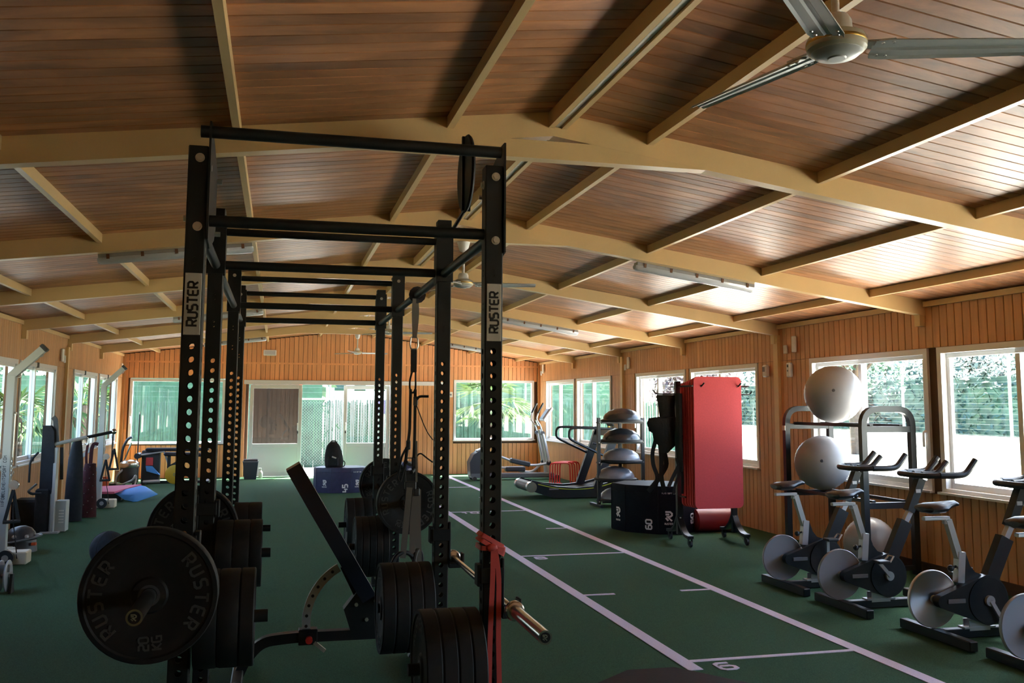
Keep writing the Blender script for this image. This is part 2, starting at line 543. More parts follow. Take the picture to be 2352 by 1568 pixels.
# block lettering
GL = {
 'R': [[(0, 0), (0, 1), (.45, 1), (.6, .86), (.6, .58), (.45, .44), (0, .44)], [(.28, .44), (.6, 0)]],
 'U': [[(0, 1), (0, .15), (.15, 0), (.45, 0), (.6, .15), (.6, 1)]],
 'S': [[(.6, 1), (.14, 1), (0, .87), (0, .64), (.14, .5), (.46, .5), (.6, .37), (.6, .14), (.46, 0), (0, 0)]],
 'T': [[(-.04, 1), (.64, 1)], [(.3, 1), (.3, 0)]],
 'E': [[(.6, 1), (.14, 1), (0, .87), (0, .13), (.14, 0), (.6, 0)], [(0, .5), (.52, .5)]],
 'K': [[(0, 0), (0, 1)], [(.6, 1), (.08, .5), (.6, 0)]],
 'G': [[(.6, 1), (.14, 1), (0, .87), (0, .13), (.14, 0), (.6, 0), (.6, .48), (.3, .48)]],
 'O': [[(.14, 1), (.46, 1), (.6, .86), (.6, .14), (.46, 0), (.14, 0), (0, .14), (0, .86), (.14, 1.001)]],
 'P': [[(0, 0), (0, 1), (.45, 1), (.6, .86), (.6, .58), (.45, .44), (0, .44)]],
 'L': [[(0, 1), (0, 0), (.56, 0)]], 'Y': [[(0, 1), (.3, .5), (.6, 1)], [(.3, .5), (.3, 0)]],
 'I': [[(.3, 0), (.3, 1)]], 'X': [[(0, 0), (.6, 1)], [(0, 1), (.6, 0)]], 'B': [[(0, 0), (0, 1), (.45, 1), (.58, .88), (.58, .62), (.45, .5), (0, .5)], [(.45, .5), (.6, .38), (.6, .13), (.45, 0), (0, 0)]],
 'N': [[(0, 0), (0, 1), (.6, 0), (.6, 1)]], 'F': [[(.6, 1), (0, 1), (0, 0)], [(0, .5), (.5, .5)]], 'C': [[(.6, 1), (.14, 1), (0, .87), (0, .13), (.14, 0), (.6, 0)]],
 'M': [[(0, 0), (0, 1), (.3, .45), (.6, 1), (.6, 0)]], 'H': [[(0, 0), (0, 1)], [(.6, 0), (.6, 1)], [(0, .5), (.6, .5)]], 'D': [[(0, 0), (0, 1), (.42, 1), (.6, .84), (.6, .16), (.42, 0), (0, .001)]],
 'A': [[(0, 0), (0, .86), (.14, 1), (.46, 1), (.6, .86), (.6, 0)], [(0, .42), (.6, .42)]],
 '.': [[(.25, 0), (.25, .14)]],
 '0': [[(.14, 1), (.46, 1), (.6, .86), (.6, .14), (.46, 0), (.14, 0), (0, .14), (0, .86), (.14, 1.001)]],
 '1': [[(.08, .82), (.34, 1), (.34, 0)]],
 '2': [[(0, 1), (.46, 1), (.6, .86), (.6, .64), (.46, .5), (.14, .5), (0, .36), (0, 0), (.6, 0)]],
 '4': [[(0, 1), (0, .38), (.62, .38)], [(.5, .66), (.5, 0)]],
 '5': [[(.6, 1), (0, 1), (0, .56), (.46, .56), (.6, .42), (.6, .14), (.46, 0), (0, 0)]],
 '6': [[(.56, 1), (.14, 1), (0, .86), (0, .14), (.14, 0), (.46, 0), (.6, .14), (.6, .42), (.46, .56), (0, .56)]],
 '8': [[(.14, 1), (.46, 1), (.58, .88), (.58, .64), (.46, .52), (.14, .52), (.02, .64), (.02, .88), (.14, 1.001)], [(.14, .52), (0, .4), (0, .13), (.14, 0), (.46, 0), (.6, .13), (.6, .4), (.46, .52)]],
 '@': [[(.45, .3), (.45, .7), (.2, .7), (.2, .3), (.6, .3), (.6, .86), (.46, 1), (.14, 1), (0, .86), (0, .14), (.14, 0), (.55, 0)]],
 '*': [[(-.02, 1), (.52, 1), (.72, .82), (.72, .62), (.52, .46), (.22, .46), (.72, 0)], [(.0, .72), (.42, .72)], [(.02, .34), (.30, .02)]],
}
def word(mb, txt, h, T, sw=0.16, t=0.0015, gap=0.26, wid=1.0, center=True):
    adv = (0.6 * wid + gap) * h
    x0 = -(len(txt) * adv - gap * h) / 2 if center else 0.0
    for i, c in enumerate(txt):
        for st in GL.get(c, []):
            mb.ribbon([(x0 + i * adv + p[0] * h * wid, p[1] * h) for p in st], sw * h, t, T)
    return mb
def arc_word(mb, txt, R, h, mid, step, T, sw=0.17, t=0.0015):
    # letters on a circle, reading clockwise, tops outward; angles from +x
    n = len(txt)
    for i, c in enumerate(txt):
        a = mid + step * ((n - 1) / 2 - i)
        X = Vector((math.sin(a), -math.cos(a), 0)); Y = Vector((math.cos(a), math.sin(a), 0))
        for st in GL.get(c, []):
            mb.ribbon([((X * (p[0] - .3) * h + Y * (R + p[1] * h)).x, (X * (p[0] - .3) * h + Y * (R + p[1] * h)).y) for p in st], sw * h, t, T)
    return mb
# ------------------------------------------------------------------ the room
XL, XR, YF, YB = -3.12, 5.83, 20.6, -4.2
XRIDGE, ZRIDGE, ZL, ZR = 1.43, 3.133, 2.56, 2.505
SEAM = 2.06
def ceil_z(x):
    return ZRIDGE - (XRIDGE - x) * (ZRIDGE - ZL) / (XRIDGE - XL) if x < XRIDGE else ZRIDGE - (x - XRIDGE) * (ZRIDGE - ZR) / (XR - XRIDGE)
RAFT = [YF - 2.63 * k for k in range(1, 10)]

floor = MB().box(((XL + XR) / 2, (YF + YB) / 2, -0.05), (XR - XL + .2, YF - YB + .2, 0.1)).build('floor', 'turf')
struct(floor)
# lane lines: two long strips, cross lines every two metres, short ticks between
def strip(x0, x1, y0, y1, name='lane_line'):
    o = MB().box(((x0 + x1) / 2, (y0 + y1) / 2, 0.002), (x1 - x0, y1 - y0, 0.004)).build(name, 'turf_white', floor)
    return o
LX0, LX1 = 2.44, 3.54
strip(LX0 - .09, LX0, 5.13, YF - .02)
strip(LX1, LX1 + .09, 3.0, YF - .02)
def lane_y(n): return 5.31 + (n - 6) * 1.99
for n in range(5, 20):
    y = lane_y(n)
    if y > YF - .1: continue
    if n % 2 == 0:
        strip(LX0, LX1, y - .02, y + .02)
        mb = MB()
        word(mb, str(n), .13, TM((LX0 + (.25 if n > 9 else .16), y - .21, 0), (1, 0, 0), (0, 1, 0)), sw=.2, t=.004, gap=.3, wid=1.25)
        mb.build('lane_number', 'turf_white', floor)
    elif n > 5:
        strip(LX0, LX0 + .26, y - .02, y + .02)
        strip(LX1 - .26, LX1, y - .02, y + .02)

# ceiling slopes of narrow boards running down from the ridge
def ceiling(name, x0, x1, z0, z1):
    d = 0.03
    sl = MB().loft([[(x0, YB, z0 + .02), (x1, YB, z1 + .02), (x1, YB, z1 + .12), (x0, YB, z0 + .12)],
                    [(x0, YF, z0 + .02), (x1, YF, z1 + .02), (x1, YF, z1 + .12), (x0, YF, z0 + .12)]]).build(name, 'groove')
    struct(sl)
    w = 0.1
    pl = MB()
    g, c = .0018, .0035
    rings = []
    for (x, z) in ((x0, z0), (x1, z1)):
        rings.append([(x, -w / 2 + g, z + .02), (x, -w / 2 + g, z + c), (x, -w / 2 + g + c, z), (x, w / 2 - g - c, z), (x, w / 2 - g, z + c), (x, w / 2 - g, z + .02)])
    pl.loft(rings)
    me = pl.mesh('plank', 'ceil_wood')
    y = YF - .05
    k = 0
    while y > -0.4:
        inst(me, 'plank', sl, (0, y, 0))
        y -= w
    return sl
ceiling('ceiling', XL - .05, XRIDGE, ceil_z(XL - .05), ZRIDGE)
ceiling('ceiling', XRIDGE, XR + .05, ZRIDGE, ceil_z(XR + .05))
roof = MB().loft([[(XL - .75, YB - .5, 2.62), (XRIDGE, YB - .5, 3.32), (XR + .75, YB - .5, 2.56), (XRIDGE, YB - .5, 3.27)],
                  [(XL - .75, YF + .16, 2.62), (XRIDGE, YF + .16, 3.32), (XR + .75, YF + .16, 2.56), (XRIDGE, YF + .16, 3.27)]]).build('roof', 'roof_ext')
struct(roof)

# roof timbers
RD, RT = 0.137, 0.085
def rafter(y):
    prof = []
    xs = [XL, XRIDGE, XR]
    mb = MB()
    for (xa, xb) in ((XL, XRIDGE), (XRIDGE, XR)):
        za, zb = ceil_z(xa), ceil_z(xb)
        mb.loft([[(xa, y - RT / 2, za), (xa, y + RT / 2, za), (xa, y + RT / 2, za - RD), (xa, y - RT / 2, za - RD)],
                 [(xb, y - RT / 2, zb), (xb, y + RT / 2, zb), (xb, y + RT / 2, zb - RD), (xb, y - RT / 2, zb - RD)]])
    o = struct(mb.build('roof_beam', 'beam'))
    # collar tie closing the small triangle under the ridge
    zc = 2.865
    xa = XL + (zc + RD - ZL) / (ZRIDGE - ZL) * (XRIDGE - XL) - .38
    xb = XR - (zc + RD - ZR) / (ZRIDGE - ZR) * (XR - XRIDGE) + .38
    cb = MB()
    T = TM((0, y + RT / 2 + .0, 0), (1, 0, 0), (0, 0, 1))
    cb.prism([(xa - .16, zc), (xb + .16, zc), (xb - .32, zc + .10), (xa + .32, zc + .10)], .001, RT - .001, T)
    cb.build('collar_tie', 'beam', o)
    # wall brackets at the feet
    for (x, sgn) in ((XL, 1), (XR, -1)):
        z = ceil_z(x) - RD
        MB().box((x + sgn * .03, y, z - .03), (.055, RT * .9, .14)).build('beam_bracket', 'beam', o)
    return o
for y in RAFT:
    if y > -1: rafter(y)
# the beam against the far wall
def purlins(ya, yb):
    L = yb - ya
    for x in (-2.42, -1.33, -.235, .855, 2.0, 3.08, 4.17, 5.26):
        w, h = .036, .066
        z = ceil_z(x)
        o = MB().box((x, (ya + yb) / 2, z - h / 2 + .004), (w, L, h + .008)).build('purlin', 'beam')
        struct(o)
    z = ZRIDGE
    o = struct(MB().box((XRIDGE - .012, (ya + yb) / 2, z - .05), (.032, L, .085)).box((XRIDGE + .062, (ya + yb) / 2, z - .055), (.03, L, .08)).build('ridge_beam', 'beam'))
    MB().box((XRIDGE + .026, (ya + yb) / 2, z - .075), (.026, L, .022)).build('cable_duct', 'white_plastic', o)
ys = [YF] + RAFT
for a, b in zip(ys[1:], ys[:-1]):
    if b > 0: purlins(a + RT / 2, b - (RT / 2 if b < YF else .02))

# ------------------------------------------------------------------ walls with openings
R_WIN = [(18.0, 20.04), (15.86, 17.84), (12.69, 14.66), (10.55, 12.53), (7.40, 9.37), (5.24, 7.27), (2.13, 4.10), (0.0, 2.0), (-3.3, -1.2)]
L_WIN = [(18.0, 19.96), (15.85, 17.80), (12.70, 14.66), (10.58, 12.58), (7.40, 9.37)]  # last opening is out of view, added to light the near pulley column
F_WIN = [(-2.97, -1.08), (3.83, 5.70)]
SILL, HEAD = 0.74, 2.06
DOOR = (-0.60, 2.42, 1.95)
TH = 0.12
def side_wall(name, x, sgn, wins, z_top):
    mb = MB()
    xc = x + sgn * (TH / 2 + .016)
    ymin, ymax = YB - .1, YF + .1
    mb.box((xc, (ymin + ymax) / 2, SILL / 2), (TH, ymax - ymin, SILL))
    mb.box((xc, (ymin + ymax) / 2, (HEAD + z_top + .1) / 2), (TH, ymax - ymin, z_top + .1 - HEAD))
    ed = sorted(wins)
    y = ymin
    for a, b in ed + [(ymax, None)]:
        if a - y > .01:
            mb.box((xc, (a + y) / 2, (SILL + HEAD) / 2), (TH, a - y, HEAD - SILL))
        y = b
    w = struct(mb.build(name, 'groove'))
    return w
wall_right = side_wall('wall_right', XR, 1, R_WIN, ZR)
wall_left = side_wall('wall_left', XL, -1, L_WIN, ZL)
mb = MB()
yc = YF + TH / 2 + .016
mb.box(((XL + XR) / 2, yc, (HEAD + 2.5) / 2), (XR - XL, TH, 2.5 - HEAD))
T = TM((0, YF + .016, 0), (1, 0, 0), (0, 0, 1))
mb.prism([(XL, 2.5), (XR, 2.5), (XR, ZR + .03), (XRIDGE, ZRIDGE + .03), (XL, ZL + .03)], -TH, 0, T)
xs = XL
for a, b, zs in ((F_WIN[0][0], F_WIN[0][1], SILL - .05), (DOOR[0], DOOR[1], 0), (F_WIN[1][0], F_WIN[1][1], SILL - .02), (XR, XR, 0)):
    if a > xs: mb.box(((xs + a) / 2, yc, HEAD / 2), (a - xs, TH, HEAD))
    if zs > 0 and b > a: mb.box(((a + b) / 2, yc, zs / 2), (b - a, TH, zs))
    xs = b
mb.box(((DOOR[0] + DOOR[1]) / 2, yc, (DOOR[2] + HEAD) / 2), (DOOR[1] - DOOR[0], TH, HEAD - DOOR[2]))
wall_far = struct(mb.build('wall_far', 'groove'))
wall_near = struct(MB().box(((XL + XR) / 2, YB - .06, 1.6), (XR - XL, .12, 3.2)).build('wall_near', 'far_wood'))

# boards: one object each
BW = 0.0975
BT = .016
def board_mesh(h, material, name='board'):
    w = BW - .007
    rings = []
    c = .004
    prof = [(-w / 2, 0), (-w / 2, BT - c), (-w / 2 + c, BT), (w / 2 - c, BT), (w / 2, BT - c), (w / 2, 0)]
    mb = MB().loft([[(x, y, 0) for x, y in prof], [(x, y, h) for x, y in prof]])
    return mb.mesh(name, material)
_cache = {}
def board(parent, h, loc, rz, material):
    k = (round(h, 3), material)
    if k not in _cache: _cache[k] = board_mesh(h, material)
    o = inst(_cache[k], 'board', parent, loc, (0, 0, rz))
    return o
def clad_side(wall, x, sgn, wins, y_from, z_top):
    y = YF - BW / 2 - .02
    rz = PI / 2 if sgn > 0 else -PI / 2
    while y > y_from:
        zt = z_top - .03
        board(wall, zt - SEAM - .004, (x + sgn * BT, y, SEAM + .004), rz, 'wall_wood')
        w = next(((a, b) for a, b in wins if a - BW * .35 < y < b + BW * .35), None)
        board(wall, (SILL - .005) if w else SEAM, (x + sgn * BT, y, .0), rz, 'wall_wood')
        y -= BW
clad_side(wall_right, XR, 1, R_WIN, 6.1, ZR)
clad_side(wall_left, XL, -1, L_WIN, 6.1, ZL)
# nearer than that the boards are joined into one part per wall
for wall, x, sgn, wins, zt in ((wall_right, XR, 1, R_WIN, ZR), (wall_left, XL, -1, L_WIN, ZL)):
    mb = MB()
    y = 6.06
    while y > YB + .05:
        mb.box((x + sgn * BT / 2, y, (SEAM + zt) / 2), (BT, BW - .007, zt - SEAM - .03))
        inw = any(a - .03 < y < b + .03 for a, b in wins)
        h = SILL - .005 if inw else SEAM
        mb.box((x + sgn * BT / 2, y, h / 2), (BT, BW - .007, h))
        y -= BW
    mb.build('boards', 'wall_wood', wall)['kind'] = 'stuff'
x = XL + BW / 2 + .02
while x < XR - .02:
    zt = min(ceil_z(x - BW / 2), ceil_z(x + BW / 2)) - .01
    ZS2 = 2.39
    board(wall_far, zt - ZS2 - .02, (x, YF + BT, ZS2 + .02), PI, 'far_wood')
    inwin = any(a - .04 < x < b + .04 for a, b in F_WIN)
    indoor = DOOR[0] - .1 < x < 3.75
    z0 = HEAD if inwin else (2.045 if indoor else 1.0)
    board(wall_far, round(ZS2 - z0, 2), (x, YF + BT, z0), PI, 'far_wood')
    if inwin: board(wall_far, SILL - .07, (x, YF + BT, 0), PI, 'far_wood')
    elif not DOOR[0] - .04 < x < DOOR[1] + .04: board(wall_far, (2.03 if indoor else 1.0), (x, YF + BT, 0), PI, 'far_wood')
    x += BW
mt = MB().box(((XL + XR) / 2, YF + .004, 2.40), (XR - XL, .03, .035)).build('trim_1', 'far_wood'); struct(mt)
# cornice strips and corner posts
n = 2
for (x, z, s) in ((XR, ZR, -1), (XL, ZL, 1)):
    struct(MB().box((x + s * .012, (YF + 4) / 2, z - .035), (.025, YF - 4, .05)).build('trim_%d' % n, 'beam')); n += 1
for (x, s) in ((XR, -1), (XL, 1)):
    struct(MB().box((x + s * .025, YF - .03, 1.28), (.05, .07, 2.52)).build('trim_%d' % n, 'wall_wood')); n += 1
    for y in (15.25, 10.05):
        struct(MB().box((x + s * .02, y, 1.18), (.04, .10, 2.38)).build('trim_%d' % n, 'beam')); n += 1
struct(MB().box((XR - .012, 6.4, .05), (.024, 3.6, .10)).build('dark_strip_right', 'groove'))  # low dark strip along the foot of the near right wall

# ------------------------------------------------------------------ windows
wcount = [0]
def window(c, width, z0, z1, axis, inward, split=0.5, handle_at=None, sliding=True, dark_lock=False, single=False, material='white_frame'):
    """c: world position of the sill centre on the wall face; axis: unit vector along the wall; inward: towards the room"""
    wcount[0] += 1
    h = z1 - z0
    root = bpy.data.objects.new('window_%d' % wcount[0], None)
    COL.objects.link(root)
    struct(root)
    A = Vector(axis); I = Vector(inward)
    root.matrix_world = Matrix(((A.x, I.x, 0, c[0]), (A.y, I.y, 0, c[1]), (0, 0, 1, z0), (0, 0, 0, 1)))
    fw = .055
    def ring(x0, x1, za, zb, w, d, y, name, m, parent, wb=None):
        wb = wb or w
        mb = MB()
        mb.box(((x0 + x1) / 2, y, za + wb / 2), (x1 - x0, d, wb)).box(((x0 + x1) / 2, y, zb - w / 2), (x1 - x0, d, w))
        mb.box((x0 + w / 2, y, (za + zb) / 2), (w, d, zb - za - w - wb + .001)).box((x1 - w / 2, y, (za + zb) / 2), (w, d, zb - za - w - wb + .001))
        return mb.build(name, m, parent)
    fr = ring(-width / 2, width / 2, 0, h, fw, .10, -.02, 'window_frame', material, root)
    MB().box((0, .045, .012), (width + .03, .05, .02)).build('window_sill', material, root)
    if single:
        MB().box((0, -.03, h / 2), (width - 2 * fw + .01, .006, h - 2 * fw + .01)).build('pane', 'glass', root)
    else:
        xm = -width / 2 + width * split
        ov = .025
        for k, (x0, x1, y) in enumerate(((-width / 2 + fw - .01, xm + ov, -.045), (xm - ov, width / 2 - fw + .01, -.01))):
            sa = ring(x0, x1, fw - .01, h - fw + .01, .05, .032, y, 'sash', material, root, .06)
            MB().box(((x0 + x1) / 2, y, h / 2), (x1 - x0 - .08, .006, h - 2 * fw - .07)).build('pane', 'glass', sa)
    if dark_lock:
        MB().box((-width / 2 + width * split, .03, h - .03), (.07, .02, .07)).build('lock', 'dark_plastic', root)
        MB().box((-width / 2 + width * split, .03, .05), (.07, .02, .06)).build('lock', 'dark_plastic', root)
    if handle_at is not None:
        x = handle_at
        hd = MB().tube(fillet([(x, .005, h * .42), (x, .06, h * .42), (x, .06, h * .42 - .14)], .02), .011, 8)
        hd.box((x, .012, h * .42), (.03, .02, .07)).build('window_handle', 'white_plastic', root)
    portal('portal', c + Vector((0, 0, 0)) - I * .25 + Vector((0, 0, z0 + h / 2)), 1, 1, I) if False else None
    return root
for i, (a, b) in enumerate(R_WIN):
    window(Vector((XR + .02, (a + b) / 2, 0)), b - a, SILL, HEAD, (0, -1, 0), (-1, 0, 0), split=.46, handle_at=((b - a) / 2 - .05) * (1 if i % 2 == 0 else -1) * (-1 if i == 1 or i == 0 else 1) * (1 if i < 2 else (1 if i in (3, 4) else -1)))
for i, (a, b) in enumerate(L_WIN):
    window(Vector((XL - .02, (a + b) / 2, 0)), b - a, SILL, HEAD, (0, 1, 0), (1, 0, 0), split=.43, handle_at=-((b - a) / 2 - .06), dark_lock=True)
window(Vector((sum(F_WIN[0]) / 2, YF + .02, 0)), F_WIN[0][1] - F_WIN[0][0], SILL - .05, 2.045, (1, 0, 0), (0, -1, 0), single=True, handle_at=-.915)
window(Vector((sum(F_WIN[1]) / 2, YF + .02, 0)), F_WIN[1][1] - F_WIN[1][0], SILL - .01, 2.085, (1, 0, 0), (0, -1, 0), single=True, handle_at=-.905)
portal('portal', (XR + .3, 8, 1.4), 26, 1.5, (-1, 0, 0)).scale = (1, 1, 1)
for o_, sx in (((XL - .3, 8, 1.4), 26),):
    portal('portal', o_, sx, 1.5, (1, 0, 0))
portal('portal', (1.35, YF + .3, 1.1), 8.8, 2.1, (0, -1, 0))

# ------------------------------------------------------------------ sliding doors in the far wall
hdr = struct(MB().box((1.51, YF - .03, 1.995), (4.42, .09, .085)).box((1.51, YF - .055, 1.965), (4.42, .05, .03)).build('trim_%d' % n, 'white_frame'))
def slide_door(k, x0, x1, y, pane, handle_x):
    r = bpy.data.objects.new('door_%d' % k, None)
    COL.objects.link(r); struct(r)
    r.location = ((x0 + x1) / 2, y, 0)
    w = x1 - x0
    mb = MB()
    st = .075
    mb.bbox((-w / 2 + st / 2, 0, .975), (st, .04, 1.93), .004).bbox((w / 2 - st / 2, 0, .975), (st, .04, 1.93), .004)
    mb.bbox((0, 0, 1.90), (w - 2 * st, .038, .08), .004).bbox((0, 0, .65), (w - 2 * st, .038, .09), .004).bbox((0, 0, .06), (w - 2 * st, .038, .10), .004)
    mb.build('door_frame', 'white_frame', r)
    MB().box((0, 0, .36), (w - 2 * st + .004, .02, .52)).build('door_panel', 'white_panel', r)
    MB().box((0, 0, 1.28), (w - 2 * st + .004, .008, 1.19)).build('pane', pane, r)
    MB().bbox((handle_x, -.035, 1.05), (.022, .03, .16), .006).build('door_handle', 'white_plastic', r)
    MB().bbox((handle_x, -.03, .93), (.025, .012, .05), .004).build('door_lock', 'dark_plastic', r)
slide_door(1, -.57, .51, YF - .05, 'glass_dark', .46)
slide_door(2, 1.40, 2.40, YF + .06, 'glass', -.45)
# ------------------------------------------------------------------ outside
struct(MB().box((0, 20, -.16), (240, 240, .1)).build('lawn', 'lawn'))
struct(MB().box((1.4, YF + 2.1, -.085), (26, 3.9, .05)).build('path', 'paving'))
struct(MB().box((XL - 1.6, 8, -.09), (2.9, 24, .05)).build('path', 'dim_ground'))  # dark colour stands in for shade and cuts bounce from the left
struct(MB().box((XR + 4.4, 8, -.09), (8.4, 24, .05)).build('path', 'bounce_ground'))  # pale reflecting ground, added to bounce light onto the right of the ceiling

def reed_fence(name, a, b, h, label, step=.045, seed=1, mt='reed'):
    r_ = random.Random(seed)
    A = Vector((a[0], a[1], 0)); B = Vector((b[0], b[1], 0))
    d = B - A; L = d.length; d.normalize(); nrm = Vector((-d.y, d.x, 0))
    root = thing(name, label, 'fence', (a[0], a[1], -.06), math.atan2(d.y, d.x))
    mb = MB()
    x = 0
    while x < L:
        w = step * r_.uniform(.7, 1.1)
        hh = h * r_.uniform(.94, 1.03)
        y = r_.uniform(-.03, .03)
        lean = r_.uniform(-.02, .02)
        mb.loft([[(x - w / 2, y - .008, 0), (x + w / 2, y - .008, 0), (x + w / 2, y + .008, 0), (x - w / 2, y + .008, 0)],
                 [(x - w * .3 + lean, y - .006, hh), (x + w * .3 + lean, y - .006, hh), (x + w * .3 + lean, y + .006, hh), (x - w * .3 + lean, y + .006, hh)]])
        x += step * .86
    o = mb.build('reeds', mt, root)
    o['kind'] = 'stuff'
    for k in range(int(L / 2.6) + 1):
        MB().cyl((k * 2.6, .07, 0), (k * 2.6, .07, h + 1.2), .028, 8).build('fence_post', 'wire', root)
    wires = MB()
    for z in [h * .97 + .13 * q for q in range(8)]:
        wires.bar([(0, .07, z), (L, .07, z)], .004, .004)
    wires.build('wire_strands', 'wire', root)['kind'] = 'stuff'
    return root
reed_fence('reed_fence', (-6.5, 24.3), (11.0, 24.3), 1.68, 'green screening fence of upright reeds outside the far wall', seed=2)
reed_fence('reed_fence', (-6.3, 24.0), (-6.3, 6.0), 1.45, 'reed screening fence outside the windows of the left wall', seed=3)

# diamond mesh seen through the open doorway
r = thing('chain_link_fence', 'chain link fence of diamond mesh seen through the open doorway', 'fence', (-.2, 24.0, 0))
mb = MB()
for k in range(-24, 52):
    x = k * .072
    for s in (1, -1):
        p, q = (x, 0, .02), (x + s * 1.62, 0, 1.64)
        # clip to the panel
        pts = []
        for t in range(2):
            pts.append((p, q)[t])
        (xa, _, za), (xb, _, zb) = pts
        lo, hi = 0.0, 3.2
        def clipx(xa, za, xb, zb, X):
            t = (X - xa) / (xb - xa)
            return X, za + (zb - za) * t
        if max(xa, xb) < lo or min(xa, xb) > hi: continue
        if xa < lo: xa, za = clipx(xa, za, xb, zb, lo)
        if xa > hi: xa, za = clipx(xa, za, xb, zb, hi)
        if xb < lo: xb, zb = clipx(xa, za, xb, zb, lo)
        if xb > hi: xb, zb = clipx(xa, za, xb, zb, hi)
        if abs(xa - xb) > .02: mb.bar([(xa, 0, za), (xb, 0, zb)], .0035, .0035)
mb.build('diamond_mesh', 'wire', r)['kind'] = 'stuff'
for x in (0, 1.6, 3.2): MB().cyl((x, 0, -.1), (x, 0, 1.75), .022, 8).build('fence_post', 'wire', r)
MB().cyl((0, 0, 1.66), (3.2, 0, 1.66), .018, 8).build('top_rail', 'wire', r)

def tree(x, y, h, cr, label, leaf='leaf', seed=0, n=2200, crown_z=None, trunk_r=.16, sq=1.0, cat='tree', name='tree', group=None, lsz=.10):
    r_ = random.Random(seed)
    root = thing(name, label, cat, (x, y, -.12), group=group)
    cz = crown_z if crown_z is not None else h - cr * .8
    tr = MB().tube([(0, 0, 0), (r_.uniform(-.1, .1), 0, cz * .5), (r_.uniform(-.2, .2), r_.uniform(-.2, .2), cz)], trunk_r, 8, scales=[1.2, 1, .6])
    for k in range(5):
        a = k * 1.3 + r_.random()
        tr.tube([(0, 0, cz * .7), (math.cos(a) * cr * .4, math.sin(a) * cr * .4, cz), (math.cos(a) * cr * .7, math.sin(a) * cr * .7, cz + cr * .4)], trunk_r * .4, 6, scales=[1, .7, .3])
    tr.build('trunk', 'bark', root)
    mb = MB()
    blobs = [(r_.uniform(-.6, .6) * cr, r_.uniform(-.6, .6) * cr, cz + r_.uniform(-.45, .55) * cr * sq, cr * r_.uniform(.35, .6)) for _ in range(14)]
    for _ in range(n):
        b = r_.choice(blobs)
        v = Vector((r_.gauss(0, 1), r_.gauss(0, 1), r_.gauss(0, 1))).normalized() * b[3] * r_.uniform(.6, 1.05)
        c = Vector((b[0], b[1], b[2])) + Vector((v.x, v.y, v.z * .8 * sq))
        u = Vector((r_.gauss(0, 1), r_.gauss(0, 1), r_.gauss(0, 1))).normalized()
        w = u.orthogonal().normalized() * lsz * r_.uniform(.6, 1.3)
        u = u * lsz * r_.uniform(.8, 1.5)
        mb.add([c - u, c - w * .5, c + u, c + w * .5], [(0, 1, 2, 3)])
    o = mb.build('foliage', leaf, root)
    o['kind'] = 'stuff'
    return root
def hedge(a, b, h, label, seed=0, n=13000, lsz=.17, leaf='leaf_dark'):
    r_ = random.Random(seed)
    A = Vector((a[0], a[1], 0)); B = Vector((b[0], b[1], 0))
    root = thing('hedge', label, 'hedge', ((a[0] + b[0]) / 2, (a[1] + b[1]) / 2, -.1))
    mb = MB()
    core = [A - root.location + Vector((0, 0, -.1)), B - root.location + Vector((0, 0, -.1))]
    core[0].z = core[1].z = h * .42
    mb.bar(core, .9, h * .78, up=(0, 0, 1))
    for _ in range(n):
        t = r_.random()
        z = h * r_.random() ** .8 * (1 + .14 * math.sin(t * 37) + .10 * math.sin(t * 91 + 1))
        c = A.lerp(B, t) - root.location + Vector((r_.uniform(-.75, .55), r_.uniform(-.3, .3), z))
        c.z = z
        u = Vector((r_.gauss(0, 1), r_.gauss(0, 1), r_.gauss(0, 1))).normalized()
        w = u.orthogonal().normalized() * lsz * r_.uniform(.5, 1.2)
        u = u * lsz * r_.uniform(.7, 1.4)
        mb.add([c - u, c - w * .5, c + u, c + w * .5], [(0, 1, 2, 3)])
    mb.build('foliage', leaf, root)['kind'] = 'stuff'
    return root
hedge((29.6, 62), (29.6, 20), 3.6, 'long dark hedge along the far side of the sunlit lawn', 5)
hedge((-12.0, 29), (-12.0, 5), 3.4, 'dark hedge beyond the reed fence outside the left wall', 6, n=7000, leaf='leaf')
hedge((-9.0, 26.9), (1.2, 26.9), 2.9, 'hedge behind the reed fence outside the far wall', 7, n=2200, lsz=.18, leaf='leaf')
hedge((4.6, 26.9), (10.2, 26.9), 2.9, 'hedge behind the reed fence outside the right far-wall window', 8, n=1900, lsz=.18, leaf='leaf')
def palm(x, y, h, label, seed=0, n=16, fl=.85):
    r_ = random.Random(seed)
    root = thing('palm_tree', label, 'palm', (x, y, -.12))
    MB().tube([(0, 0, 0), (.03, 0, h * .5), (0, .02, h)], .13, 10, scales=[1.2, 1, .9]).build('trunk', 'bark', root)
    for k in range(n):
        a = 2 * PI * k / n + r_.uniform(-.2, .2)
        e = r_.uniform(-.5, 1.1)
        d = Vector((math.cos(a) * math.cos(e), math.sin(a) * math.cos(e), math.sin(e)))
        c = Vector((0, 0, h)) + d * fl * .55
        up = d.orthogonal().normalized()
        sd = d.cross(Vector((0, 0, 1))).normalized() if abs(d.z) < .98 else up
        nn = sd.cross(d)
        mb = MB()
        mb.tube([(0, 0, h), c], .012, 5)
        for q in range(13):
            t = (q - 6) / 6 * 1.25
            tip = c + (d * math.cos(t) + sd * math.sin(t)) * fl * .75 - Vector((0, 0, .22 * abs(math.sin(t)) + .12))
            s2 = (sd * math.cos(t) - d * math.sin(t)) * .035
            mid = c.lerp(tip, .5) + nn * .03
            mb.add([c, mid - s2, tip, mid + s2, mid + nn * .01], [(0, 1, 2), (0, 2, 3)])
        mb.build('frond', 'leaf_palm', root)
    return root
palm(5.25, 22.9, 1.75, 'fan palm with drooping green fronds outside the right far-wall window', seed=4, n=18, fl=.95)
